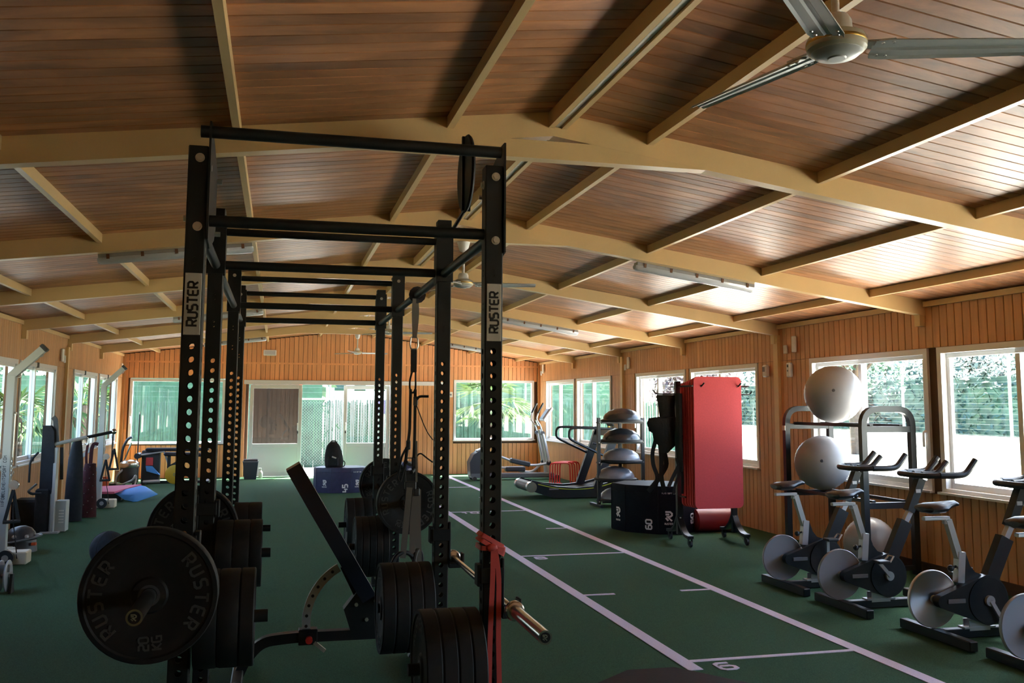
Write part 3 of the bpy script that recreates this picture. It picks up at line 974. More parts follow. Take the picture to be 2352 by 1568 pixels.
palm(-4.95, 20.0, 1.45, 'fan palm outside the left wall, nearer the dark strength machine', seed=9, n=16, fl=.8)
palm(-4.2, 22.4, 1.6, 'taller fan palm outside the left wall, beside the far left corner', seed=11, n=16, fl=.85)
# trees behind the far fence
for i, (x, y, h, cr, lf, lab) in enumerate([
    (-4.6, 29.5, 4.4, 1.5, 'leaf', 'rounded green tree behind the reed fence outside the left far-wall window'),
    (-0.2, 35.0, 4.2, 1.6, 'leaf_dark', 'dark green tree behind the fence left of the doorway'),
    (-0.9, 30.6, 3.8, 1.1, 'leaf', 'leafy tree behind the chain link fence in the doorway'),
    (5.9, 30.5, 4.2, 1.5, 'leaf_dark', 'dark tree behind the fence right of the doorway'),
    (9.2, 33.5, 4.6, 1.9, 'leaf', 'broad tree behind the palm outside the right far-wall window')]):
    tree(x, y, h, cr, lab, lf, seed=20 + i, n=1800, trunk_r=.14)
# garden to the right: trunks, shrubs and a belt of trees past the lawn
for i, (x, y, h, cr, lf, lab, cz, tr_) in enumerate([
    (10.6, 41.0, 8.0, 2.4, 'leaf', 'tall tree with a bare pale trunk outside the far right-hand windows', 5.6, .26),
    (15.6, 36.0, 8.5, 2.4, 'leaf_dark', 'tall dark tree beside the pale trunk outside the far right-hand windows', 5.8, .28),
    (12.4, 26.5, 4.2, 1.5, 'leaf_purple', 'purple-leaved shrub tree outside the window behind the half-ball rack', 2.4, .12),
    (19.5, 28.5, 5.6, 2.2, 'leaf', 'bright green tree outside the window behind the red mats', 3.6, .2)]):
    tree(x, y, h, cr, lab, lf, seed=40 + i, n=2400, crown_z=cz, trunk_r=tr_)
for i, (x, y, h, cr, lab) in enumerate([(34.5, 35.0, 6.5, 2.6, 'broad tree above the hedge beyond the rightmost window'), (35.5, 42.5, 7.0, 2.7, 'tall tree above the hedge beyond the arched end of the ball rack'),
        (36.0, 50.0, 6.2, 2.7, 'rounded tree above the hedge beyond the topmost grey ball'), (20.5, 45.0, 7.0, 2.6, 'leafy tree standing past the lawn beyond the black vest on the mat rack')]):
    tree(x, y, h, cr, lab, 'leaf_dark' if i % 2 else 'leaf', seed=60 + i, n=2600, crown_z=h * .5, trunk_r=.22, lsz=.17)
r = thing('wire_fence', 'tall wire fence with pale posts along the far side of the lawn', 'fence', (27.6, 40, -.1))
for k in range(-6, 7): MB().cyl((0, k * 3.2, 0), (0, k * 3.2, 3.6), .06, 8).build('fence_post', 'white_frame', r)
mb = MB()
for z in range(16): mb.bar([(0, -19.2, .3 + z * .21), (0, 19.2, .3 + z * .21)], .009, .009)
mb.build('wire_strands', 'wire', r)['kind'] = 'stuff'
struct(MB().box((25.5, 20, .15), (.4, 60, .6)).build('low_wall', 'house_white'))
# house past the fence, seen through the right door panel
r = thing('house', 'white house with green shutters behind the right sliding door panel', 'house', (2.75, 29.0, -.1))
MB().box((0, .6, 1.6), (2.6, 1.2, 3.2)).build('wall', 'house_white', r)
MB().box((0, .5, 3.25), (3.0, 1.8, .12)).build('roof', 'roof_ext', r)
for x in (-.9, -.3, .3, .9):
    f = MB().box((x, -.02, 2.45), (.34, .05, .8)).build('window', 'reed', r)
    MB().box((x, -.05, 2.45), (.26, .02, .7)).build('pane', 'leaf_dark', f)
MB().box((.55, -.08, 1.55), (.75, .05, .42)).build('sign_board', 'house_purple', r)
# added boards imitating the reflection in the left door panel
r = thing('reflected_boards', 'added brown boards standing in for the reflection in the left sliding door panel', 'reflected_boards', (-.15, 21.9, -.06))
k = 0
for k in range(10):
    MB().box((-.32 + k * .098, 0, 1.1), (.092, .02, 2.2)).build('board', 'reflected_brown', r)
MB().box((.10, .06, 1.1), (1.02, .06, 2.2)).build('wall', 'reflected_brown', r)
MB().box((.655, .0, 1.1), (.07, .09, 2.2)).build('lit_edge', 'orange', r)  # orange strip paints the lit edge of the reflection
# ------------------------------------------------------------------ pull-up rig
RX0, RX1 = -0.325, 0.852
RY = (3.74, 4.93, 6.92, 8.11)
PW, PH = 0.075, 2.515
def perf_face(mb, T, w, H, holes):
    """sheet in local XZ at y=0, x in +-w/2, with round holes [(x,z,r,cell_halfheight)] stacked up; rims go inward along +y"""
    holes = sorted(holes, key=lambda h: h[1])
    z = 0.0
    for (hz, r, ch) in [(h[1], h[2], h[3]) for h in holes]:
        if hz - ch - z > 1e-4:
            mb.add([(-w / 2, 0, z), (w / 2, 0, z), (w / 2, 0, hz - ch), (-w / 2, 0, hz - ch)], [(0, 1, 2, 3)], T)
        per = []
        for k in range(16):
            s, q = divmod(k, 4)
            t = q / 4 * 2 - 1
            per.append([(t, -1), (1, t), (-t, 1), (-1, -t)][s])
        vs = [(p[0] * w / 2, 0, hz + p[1] * ch) for p in per]
        cs = []
        for k in range(16):
            a = -3 * PI / 4 + 2 * PI * k / 16
            cs.append((r * math.cos(a), hz + r * math.sin(a)))
        vs += [(c[0], 0, c[1]) for c in cs] + [(c[0], .0035, c[1]) for c in cs]
        fs = []
        for k in range(16):
            j = (k + 1) % 16
            fs += [[k, j, 16 + j, 16 + k], [16 + k, 16 + j, 32 + j, 32 + k]]
        mb.add(vs, fs, T)
        z = hz + ch
    if H - z > 1e-4:
        mb.add([(-w / 2, 0, z), (w / 2, 0, z), (w / 2, 0, H), (-w / 2, 0, H)], [(0, 1, 2, 3)], T)
def upright_mesh():
    mb = MB()
    z0, big, sm = .09, .0128, .0055
    holes = [(0, z0 + .05 * k, big, .0249) for k in range(34)]
    for zc in (2.065, 1.925):
        holes += [(0, zc - .012, sm, .0118), (0, zc + .012, sm, .0118)]
    c = PW / 2
    e = .004
    w = PW - 2 * e
    for (X, Y, L) in (((1, 0, 0), (0, 1, 0), (0, -c, 0)), ((-1, 0, 0), (0, -1, 0), (0, c, 0)), ((0, 1, 0), (-1, 0, 0), (c, 0, 0)), ((0, -1, 0), (1, 0, 0), (-c, 0, 0))):
        T = TM(L, X, Y)
        perf_face(mb, T, w, PH, holes)
    for sx, sy in ((-1, -1), (1, -1), (1, 1), (-1, 1)):
        mb.add([(sx * (c - e), sy * c, 0), (sx * c, sy * (c - e), 0), (sx * c, sy * (c - e), PH), (sx * (c - e), sy * c, PH)], [(0, 1, 2, 3)])
    mb.box((0, 0, PH), (PW - .004, PW - .004, .006))
    me = bpy.data.meshes.new('upright')
    me.from_pydata(mb.v, [], mb.f)
    me.materials.append(M['black_metal'])
    return me
rack = thing('power_rack', 'long black steel pull-up rig with perforated uprights standing on the green turf', 'rack', ((RX0 + RX1) / 2, 5.9, 0), world=True)
RO = rack.location
um = upright_mesh()
bolt_me = MB().cyl((0, 0, 0), (0, -.012, 0), .013, 6).cyl((0, .002, 0), (0, -.003, 0), .018, 14).mesh('bolt', 'bolt')
ups = {}
for i, y in enumerate(RY):
    for x in (RX0, RX1):
        u = inst(um, 'upright', rack, Vector((x, y, 0)) - RO)
        ups[(i, x)] = u
        sg = 1 if x < 0.2 else -1
        for bz in ((2.20, 2.47) if i == 0 else (2.215, 2.44)):
            inst(bolt_me, 'bolt', u, (.006 if i == 0 else 0, -PW / 2, bz))
        inst(bolt_me, 'bolt', u, (sg * -PW / 2, .0, 2.235), (0, 0, -PI / 2 if sg > 0 else PI / 2))
        inst(bolt_me, 'bolt', u, (sg * PW / 2, .0, 2.44), (0, 0, PI / 2 if sg > 0 else -PI / 2))
        inst(bolt_me, 'bolt', u, (0, -PW / 2, .07))
        # foot plate
        MB().box((0, 0, .006), (.13, .13, .012)).build('foot_plate', 'black_metal', u)
        if i == 0:
            mb = MB().bbox((0, -PW / 2 - .002, 1.9), (.061, .003, .237), .001)
            mb.build('name_plate', 'plate_metal', u)
            lt = word(MB(), 'RUSTER', .036, TM((.018, -PW / 2 - .0036, 1.9), (0, 0, 1), (-1, 0, 0)), sw=.22, t=.0012, gap=.22, wid=.98)
            lt.build('lettering', 'black_print', u)
            rv = MB()
            for a in (-1, 1):
                for b in (-1, 1): rv.cyl((a * .025, -PW / 2 - .003, 1.9 + b * .112), (a * .025, -PW / 2 - .0055, 1.9 + b * .112), .003, 8)
            rv.build('rivets', 'bolt', u)
def wb(name, mb, m, parent=None): return mb.build(name, m, parent or rack)
# cross bars between left and right uprights
wb('pull_up_bar', MB().cyl((RX0 + .005, 3.715, 2.578), (RX1 + .03, 3.715, 2.578), .024, 14), 'black_metal')
XA, XB = RX0 + PW / 2, RX1 - PW / 2
for i, y in enumerate(RY):
    wb('cross_bar', MB().cyl((XA, y, 2.23), (XB, y, 2.23), .023, 12), 'black_metal')
    if i: wb('pull_up_bar', MB().cyl((XA, y, (0, 2.402, 2.425, 2.455)[i]), (XB, y, (0, 2.402, 2.425, 2.455)[i]), .0195, 12), 'black_metal')
for (a, b) in ((0, 1), (1, 2), (2, 3)):
    for x in (RX0, RX1):
        wb('side_tube', MB().cyl((x, RY[a] + PW / 2, 2.225), (x, RY[b] - PW / 2, 2.225), .023, 12), 'black_metal')
# gusset plates of the first pair: raised front bar
for x, s in ((RX0 + PW / 2 + .001, 1), (RX1 + PW / 2 + .001, -1)):
    T = TM((x, 0, 0), (0, 1, 0), (0, 0, 1))
    wb('gusset_plate', MB().prism([(3.69, 2.15), (3.80, 2.13), (4.02, 2.20), (4.09, 2.26), (4.09, 2.50), (3.90, 2.57), (3.755, 2.605), (3.75, 2.615), (3.69, 2.615)], 0, .008, T), 'black_metal')
    for z in (2.46, 2.235):
        wb('bolt', MB().cyl((x, 4.06, z), (x + (.03 if s > 0 else -.03), 4.06, z), .011, 6), 'bolt')
for i in (1, 2, 3):
    for x, s in ((RX0, 1), (RX1, -1)):
        wb('bracket', MB().box((x + s * (PW / 2 + .004), RY[i], 2.32), (.008, .078, .30)).box((x, RY[i] - PW / 2 - .004, 2.33), (PW + .016, .007, .30)), 'black_metal')
# round wall-ball target on its arm
tg = wb('target_disc', MB().lathe([(.012, -.012), (.19, -.009), (.197, 0), (.19, .009), (.012, .012)], 36, TM((.888, 4.50, 2.68), (0, 1, 0), (0, 0, 1))), 'black_rubber')
wb('target_spine', MB().box((.872, 4.50, 2.68), (.012, .022, .38)).box((.904, 4.50, 2.68), (.012, .022, .38)), 'black_metal', tg)
wb('target_arm', MB().cyl((.888, 4.53, 2.50), (.880, 4.90, 2.44), .010, 8), 'black_metal')
# bar holders hooked through the uprights
def j_hook(x, y, z, s):
    mb = MB()
    mb.bbox((x + s * (PW / 2 + .006), y, z + .085), (.012, .085, .22), .003)
    mb.bbox((x + s * (PW / 2 + .045), y, z - .032), (.08, .06, .024), .004)
    mb.bbox((x + s * (PW / 2 + .082), y, z - .005), (.012, .06, .07), .003)
    mb.bbox((x, y - PW / 2 - .006, z + .13), (PW + .02, .010, .06), .002)
    mb.bbox((x - s * (PW / 2 + .012), y - .01, z + .13), (.022, .06, .085), .003)
    wb('bar_hook', mb, 'black_rubber')
BAR_L = (-.403, .875); BAR_R = (.93, .715); BAR_B = (.93, .83)
for (x, z, s, ii) in ((RX0, BAR_L[1], -1, (0, 1)), (RX1, BAR_R[1], 1, (0, 1)), (RX1, BAR_B[1], 1, (2, 3))):
    for i in ii: j_hook(x, RY[i], z - .0, s)
# storage pegs
PEGS = [(RX1, 0, .49, -1, .29), (RX1, 1, .48, -1, .285), (RX1, 2, .50, -1, .285), (RX1, 3, .51, -1, .285),
        (RX0, 0, .725, 1, .275), (RX0, 1, .78, 1, .275), (RX0, 2, .65, 1, .265)]
for (x, i, z, s, L) in PEGS:
    a = x + s * PW / 2
    wb('storage_peg', MB().cyl((a - s * .003, RY[i], z), (a + s * L, RY[i], z), .0235, 14).bbox((a + s * .006, RY[i], z), (.012, .085, .11), .003), 'black_metal')

# ------------------------------------------------------------------ weight plates and bars
def plate_profile(R, t):
    h = t / 2
    return [(.026, -h * .86), (.055, -h * .86), (.062, -h * .62), (R * .50, -h * .62), (R * .56, -h * .80), (R * .90, -h * .80), (R * .925, -h), (R * .985, -h), (R, -h * .84), (R, h * .84), (R * .985, h), (R * .925, h), (R * .90, h * .80), (R * .56, h * .80), (R * .50, h * .62), (.062, h * .62), (.055, h * .86), (.026, h * .86), (.026, -h * .86)]
def plate(loc, R, t, facing, label, group=None, roll=0.0, text=True, kg='20'):
    """facing: direction of the printed face"""
    root = thing('weight_plate', label, 'weight plate', loc, 0, group)
    F = Vector(facing)
    up = Vector((0, 0, 1))
    X = up.cross(F)
    T = Matrix(((X.x, up.x, F.x, 0), (X.y, up.y, F.y, 0), (X.z, up.z, F.z, 0), (0, 0, 0, 1))) @ Matrix.Rotation(roll, 4, 'Z')
    MB().lathe(plate_profile(R, t), 48, T).build('disc', 'black_rubber', root)
    MB().lathe([(.0262, -t * .44), (.036, -t * .44), (.036, t * .44), (.0262, t * .44), (.0262, -t * .44)], 24, T).build('hub_ring', 'charcoal', root)
    if text:
        mb = MB()
        T2 = T @ Matrix.Translation((0, 0, t * .40))
        arc_word(mb, 'RUSTER', R * .66, R * .185, PI / 2, .272 , T2, sw=.2, t=.0016)
        arc_word(mb, 'RUSTER', R * .66, R * .185, -PI / 2, .272, T2, sw=.2, t=.0016)
        word(mb, kg, R * .135, T2 @ Matrix.Translation((-R * .70, R * .025, 0)), sw=.2, t=.0016, gap=.2)
        word(mb, 'KG', R * .135, T2 @ Matrix.Translation((-R * .70, -R * .16, 0)), sw=.2, t=.0016, gap=.2)
        mb.build('lettering', 'grey_print', root)
    return root
def barbell(x, z, y0, label):
    root = thing('barbell', label, 'barbell', (x, y0, z))
    MB().cyl((0, .41, 0), (0, 1.79, 0), .0145, 14).build('shaft', 'chrome', root)
    for a, b, c in ((0, .42, .45), (2.2, 1.78, 1.75)):
        s = MB().cyl((0, a, 0), (0, b, 0), .0252, 22).build('sleeve', 'chrome', root)
        d = 1 if b > a else -1
        MB().lathe([(.0147, 0), (.034, .002), (.039, .008), (.039, .024), (.034, .03), (.0147, .032)], 24, TM((0, b if d > 0 else c, 0), (1, 0, 0), (0, 0, 1)) @ Matrix.Rotation(PI, 4, 'X')).build('collar', 'chrome', root)
        cp = MB().cyl((0, a - d * .001, 0), (0, a + d * .004, 0), .0185, 20).build('end_cap', 'black_rubber', s)
        if d > 0:
            lg = MB()
            T = TM((-.010, -.0016, -.009), (1, 0, 0), (0, 0, 1))
            for st in GL['*']: lg.ribbon([(p[0] * .022, p[1] * .018) for p in st], .0035, .0008, T)
            lg.build('emblem', 'steel', s)
    return root
barbell(BAR_L[0], BAR_L[1], 3.09, 'chrome barbell racked on the left uprights with a plate on each end')
plate((BAR_L[0], 3.455, BAR_L[1]), .225, .07, (0, -1, 0), 'large black 20 kg plate with grey lettering on the near end of the left barbell', roll=PI / 2 + .06)
plate((BAR_L[0], 5.13, BAR_L[1]), .225, .07, (0, -1, 0), 'black plate on the far end of the left barbell, half hidden by the uprights', roll=PI / 2 - .15)
barbell(BAR_R[0], BAR_R[1], 3.21, 'bare chrome barbell racked low on the right of the two nearest uprights')
barbell(BAR_B[0], BAR_B[1], 6.33, 'barbell on the far half of the rig with its end behind the grey straps')
plate((BAR_B[0] - .01, 6.71, BAR_B[1]), .222, .07, (0, -1, 0), 'black plate with grey lettering behind the hanging grey ring straps', roll=PI / 2 - .3)
plate((BAR_B[0], 8.28, BAR_B[1]), .222, .07, (0, -1, 0), 'black plate on the far end of the rear barbell, past the last uprights', roll=.4)
def stack(x, i, z, s, plates, start, where, R):
    a = x + s * (PW / 2 + start)
    ord_ = ['nearest the upright', 'second from the upright', 'third from the upright', 'fourth from the upright', 'fifth from the upright']
    for k, t in enumerate(plates):
        last = k == len(plates) - 1
        plate((a + s * t / 2, RY[i], z - (R - .2) * 0 - .0), R, t - .003, (s, 0, 0), ('black plate on the %s peg, %s' % (where, 'outermost of its stack' if last else ord_[k])), 'weight plates on the storage pegs', roll=rnd.uniform(0, 6), text=last and s < 0)
        a += s * t
stack(RX1, 0, .49, -1, [.056, .056, .06, .065], .014, 'nearest right', .225)
stack(RX1, 1, .48, -1, [.062, .066, .07, .068], .014, 'second right', .225)
stack(RX1, 2, .50, -1, [.045, .045, .05, .05, .045], .014, 'third right', .215)
stack(RX1, 3, .51, -1, [.07, .075, .068], .014, 'farthest right', .222)
stack(RX0, 0, .725, 1, [.085, .075, .055], .014, 'nearest left', .178)
stack(RX0, 1, .78, 1, [.08, .08, .06], .014, 'second left', .165)
stack(RX0, 2, .65, 1, [.10, .09], .014, 'third left', .183)

# ------------------------------------------------------------------ red latex band on the near right upright
rb = thing('resistance_band', 'red rubber band knotted round the nearest right upright, its loop hanging down', 'band', (RX1, 3.70, 1.0), world=True)
c = PW / 2 + .006
for k, (zl, zr) in enumerate(((1.005, .955), (.985, .925), (.955, .945))):
    q = c + .003 * k
    loop = []
    for (ax, ay, a0) in ((q, q, 0), (-q, q, PI / 2), (-q, -q, PI), (q, -q, 1.5 * PI)):
        for t in range(4):
            a = a0 + PI / 2 * t / 3
            px, py = ax * .86 + q * .14 * math.cos(a), ay * .86 + q * .14 * math.sin(a)
            loop.append((RX1 + px, 3.74 + py, zl + (zr - zl) * (px + q) / (2 * q)))
    MB().sweep(loop, [(-.003, -.009), (.003, -.009), (.003, .009), (-.003, .009)], closed=True, up=(0, 0, 1)).build('wrap', 'red_rubber', rb)
MB().sphere((RX1 - .005, 3.74 - c - .012, .955), .019, 12, 8, (1.2, .6, .9)).build('knot', 'red_rubber', rb)
for pth in ([(RX1 - .002, 3.74 - c - .016, .95), (RX1 - .004, 3.74 - c - .02, .85), (RX1 - .012, 3.74 - c - .012, .6), (RX1 - .016, 3.74 - c - .014, .30), (RX1 - .012, 3.74 - c - .014, .16)],
            [(RX1 + .006, 3.74 - c - .016, .95), (RX1 + .022, 3.74 - c - .018, .85), (RX1 + .022, 3.74 - c - .012, .6), (RX1 + .030, 3.74 - c - .014, .30), (RX1 + .012, 3.74 - c - .014, .155)]):
    MB().bar(fillet(pth, .05, 3), .020, .006, up=(0, -1, 0)).build('strand', 'red_rubber', rb)
MB().bar(arc((RX1, .165), .014, -PI, 0, 6, 'xz', 3.74 - c - .014), .006, .018, up=(0, -1, 0)).build('strand_end', 'red_rubber', rb)

# ------------------------------------------------------------------ straps hanging from the right side tube
st = thing('suspension_trainer', 'black suspension straps with buckle hanging from the right side tube', 'suspension strap', (RX1, 5.9, 2.2), world=True)
def strap(pts, w, m, name, root, t=.004, up=(0, -1, 0)):
    return MB().bar(fillet(pts, .06, 4), w, t, up=up).build(name, m, root)
MB().bar([(RX1 + .0 + .030 * math.cos(a), 5.9, 2.225 + .030 * math.sin(a)) for a in [2 * PI * k / 12 for k in range(12)]], .05, .006, up=(0, 1, 0), closed=True).build('anchor_loop', 'black_web', st)
strap([(.832, 5.89, 2.20), (.828, 5.89, 2.1), (.836, 5.89, 1.95)], .024, 'grey_web', 'anchor_strap', st)
strap([(.850, 5.91, 2.20), (.856, 5.91, 2.1), (.842, 5.91, 1.95)], .024, 'grey_web', 'anchor_strap', st)
MB().tube(fillet([(.815, 5.9, 1.95), (.858, 5.9, 1.95), (.862, 5.9, 1.90), (.854, 5.9, 1.875), (.818, 5.9, 1.875), (.810, 5.9, 1.90), (.815, 5.9, 1.95)], .01, 3), .0055, 6).build('carabiner', 'bolt', st)
MB().bbox((.836, 5.9, 1.80), (.038, .012, .145), .004).build('strap_pad', 'black_web', st)
MB().tube(fillet([(.826, 5.9, 1.73), (.812, 5.9, 1.68), (.812, 5.9, 1.62), (.832, 5.9, 1.59), (.85, 5.9, 1.62), (.848, 5.9, 1.73)], .02, 3), .006, 6).build('equalizer_loop', 'black_web', st)
strap([(.818, 5.9, 1.62), (.816, 5.9, 1.35), (.800, 5.88, 1.26)], .018, 'black_web', 'leg_strap', st)
strap([(.848, 5.9, 1.62), (.848, 5.9, 1.3), (.842, 5.9, 1.12), (.832, 5.9, .93)], .018, 'black_web', 'leg_strap', st)
for (x, z) in ((.850, 1.545), (.845, 1.165), (.808, 1.27)):
    MB().bbox((x, 5.895, z), (.028, .02, .06), .005).build('buckle', 'dark_plastic', st)
strap([(.852, 5.89, 1.55), (.87, 5.88, 1.575), (.93, 5.87, 1.575)], .016, 'black_web', 'strap_tail', st)
MB().tube(fillet([(.855, 5.89, 1.52), (.90, 5.88, 1.40), (.93, 5.88, 1.34), (.965, 5.9, 1.30)], .05, 4), .0035, 5).build('cord', 'black_web', st)
MB().tube(fillet([(.850, 5.89, 1.18), (.88, 5.88, 1.225), (.92, 5.88, 1.19), (.965, 5.9, 1.16)], .05, 4), .005, 5).build('cord', 'black_web', st)
# left foot cradle and handle
MB().tube(fillet([(.800, 5.89, 1.26), (.765, 5.88, 1.20), (.742, 5.88, 1.06), (.760, 5.88, 1.04), (.79, 5.88, 1.15), (.80, 5.88, 1.24)], .03, 3), .007, 6).build('foot_cradle', 'black_web', st)
MB().tube(fillet([(.803, 5.9, 1.25), (.785, 5.9, 1.10), (.808, 5.9, .86), (.80, 5.9, .84)], .05, 4), .010, 6).build('foot_cradle', 'black_web', st)
MB().cyl((.79, 5.86, 1.165), (.832, 5.94, 1.145), .013, 10).build('handle', 'dark_plastic', st)
MB().cyl((.825, 5.86, 1.10), (.865, 5.94, 1.125), .012, 10).build('handle', 'dark_plastic', st)

gr = thing('gym_rings', 'pair of black gymnastic rings on grey webbing straps in front of the rear plate', 'gym rings', (.84, 5.75, .9), world=True)
for (x0, x1, zt, zb, y, dx) in ((.796, .770, 1.02, .60, 5.72, -.03), (.840, .815, .985, .60, 5.76, .03), (.860, .872, 1.0, .55, 5.80, .0)):
    strap([(x0, y, zt), ((x0 + x1) / 2 - .006, y - .01, (zt + zb) / 2), (x1 + dx * .3, y, zb)], .036, 'grey_web', 'webbing', gr)
MB().bbox((.805, 5.75, 1.03), (.07, .03, .05), .006).build('buckle', 'dark_plastic', gr)
MB().bbox((.845, 5.755, .99), (.036, .03, .05), .006).build('buckle', 'dark_plastic', gr)
strap([(.838, 5.75, 1.30), (.842, 5.75, 1.05)], .012, 'grey_web', 'webbing', gr)
for (x, y, a) in ((.768, 5.73, .35), (.865, 5.80, 1.1)):
    ca, sa = math.cos(a), math.sin(a)
    MB().tube([(x + .078 * math.cos(t) * ca, y + .078 * math.cos(t) * sa, .545 + .088 * math.sin(t)) for t in [2 * PI * k / 26 for k in range(26)]], .014, 8, closed=True).build('ring', 'black_rubber', gr)

# ------------------------------------------------------------------ adjustable bench inside the rig
BX, BY = 0.30, 5.55
be = thing('adjustable_bench', 'black adjustable bench with its backrest tipped up inside the rig', 'bench', (BX, BY, 0), world=True)
def at(px, z, y=BY): return (px, y, z)
# base tube: front foot, curved riser, long beam
MB().bar(fillet([(-.165, BY, .03), (-.135, BY, .10), (-.05, BY, .20), (.12, BY, .215), (.98, BY, .21)], .06, 5), .055, .06, up=(0, 1, 0)).build('base_beam', 'black_metal', be)
MB().bbox((-.17, BY, .03), (.06, .55, .055), .006).build('front_foot', 'black_metal', be)
MB().bbox((.86, BY, .03), (.06, .62, .055), .006).build('rear_foot', 'black_metal', be)
MB().bar([(.80, BY, .06), (.86, BY, .20)], .05, .05, up=(0, 1, 0)).build('rear_post', 'black_metal', be)
MB().cyl((-.17, BY - .27, .035), (-.17, BY - .30, .035), .03, 16).build('transport_wheel', 'dark_plastic', be)
MB().bbox((.205, BY, .215), (.105, .075, .085), .004).build('slide_block', 'black_metal', be)
MB().cyl((.21, BY - .04, .205), (.21, BY - .068, .205), .020, 18).build('locking_knob', 'red_paint', be)
# toothed quadrant
pts_o = arc((.52, .30), .345, PI * .70, PI * 1.09, 16, 'xz', BY)
qd = MB()
T = TM((0, BY - .004, 0), (1, 0, 0), (0, 0, 1))
ro, ri = .365, .318
pl = [(.535 + ro * math.cos(a), .29 + ro * math.sin(a)) for a in [PI * (.66 + .44 * k / 18) for k in range(19)]] + [(.535 + ri * math.cos(a), .29 + ri * math.sin(a)) for a in [PI * (1.10 - .44 * k / 18) for k in range(19)]]
for k in range(18):
    qd.prism([pl[k], pl[k + 1], pl[36 - k], pl[37 - k]], -.008, .008, T)
q = qd.build('quadrant', 'grey_paint', be)
for k in range(8):
    a = PI * (.70 + .37 * k / 7)
    MB().cyl((.535 + .342 * math.cos(a), BY - .0135, .29 + .342 * math.sin(a)), (.535 + .342 * math.cos(a), BY + .012, .29 + .342 * math.sin(a)), .009, 10).build('hole_bush', 'black_print', q)
MB().bar([(.24, BY - .03, .185), (.30, BY - .03, .135)], .02, .02).build('pop_pin_lever', 'bolt', be)
# backrest and its steel
u = Vector((-.475, 0, .80)).normalized(); nrm = Vector((u.z, 0, -u.x))
def pad(name, p0, L, w0, w1, t, m):
    rings = []
    for (s, w) in ((0, w0), (.02, w0 + .02), (L * .72, w1 + .02), (L - .05, w1 * .86), (L, w1 * .66)):
        c_ = Vector(p0) + u * s
        rings.append([tuple(c_ + Vector((0, w / 2, 0)) - nrm * t / 2), tuple(c_ + Vector((0, w / 2, 0)) + nrm * t / 2), tuple(c_ - Vector((0, w / 2, 0)) + nrm * t / 2), tuple(c_ - Vector((0, w / 2, 0)) - nrm * t / 2)])
    return MB().loft(rings).build(name, m, be)
pad('backrest', (.535, BY - .02, .43), .86, .24, .30, .085, 'seat_vinyl')
MB().bar([(.53, BY, .34), (.40, BY, .60)], .05, .04, up=(0, 1, 0)).build('backrest_arm', 'black_metal', be)
MB().prism([(.44, .24), (.62, .24), (.66, .34), (.60, .44), (.47, .45), (.40, .36)], -.045, .045, TM((0, BY, 0), (1, 0, 0), (0, 0, 1))).build('hinge_plate', 'black_metal', be)
for (x, z) in ((.47, .385), (.58, .40), (.53, .30)): MB().cyl((x, BY - .045, z), (x, BY - .056, z), .011, 8).build('bolt', 'bolt', be)
MB().bbox((.80, BY, .435), (.36, .28, .06), .015).build('seat', 'seat_vinyl', be)
MB().bbox((.80, BY, .33), (.05, .05, .18), .004).build('seat_post', 'black_metal', be)
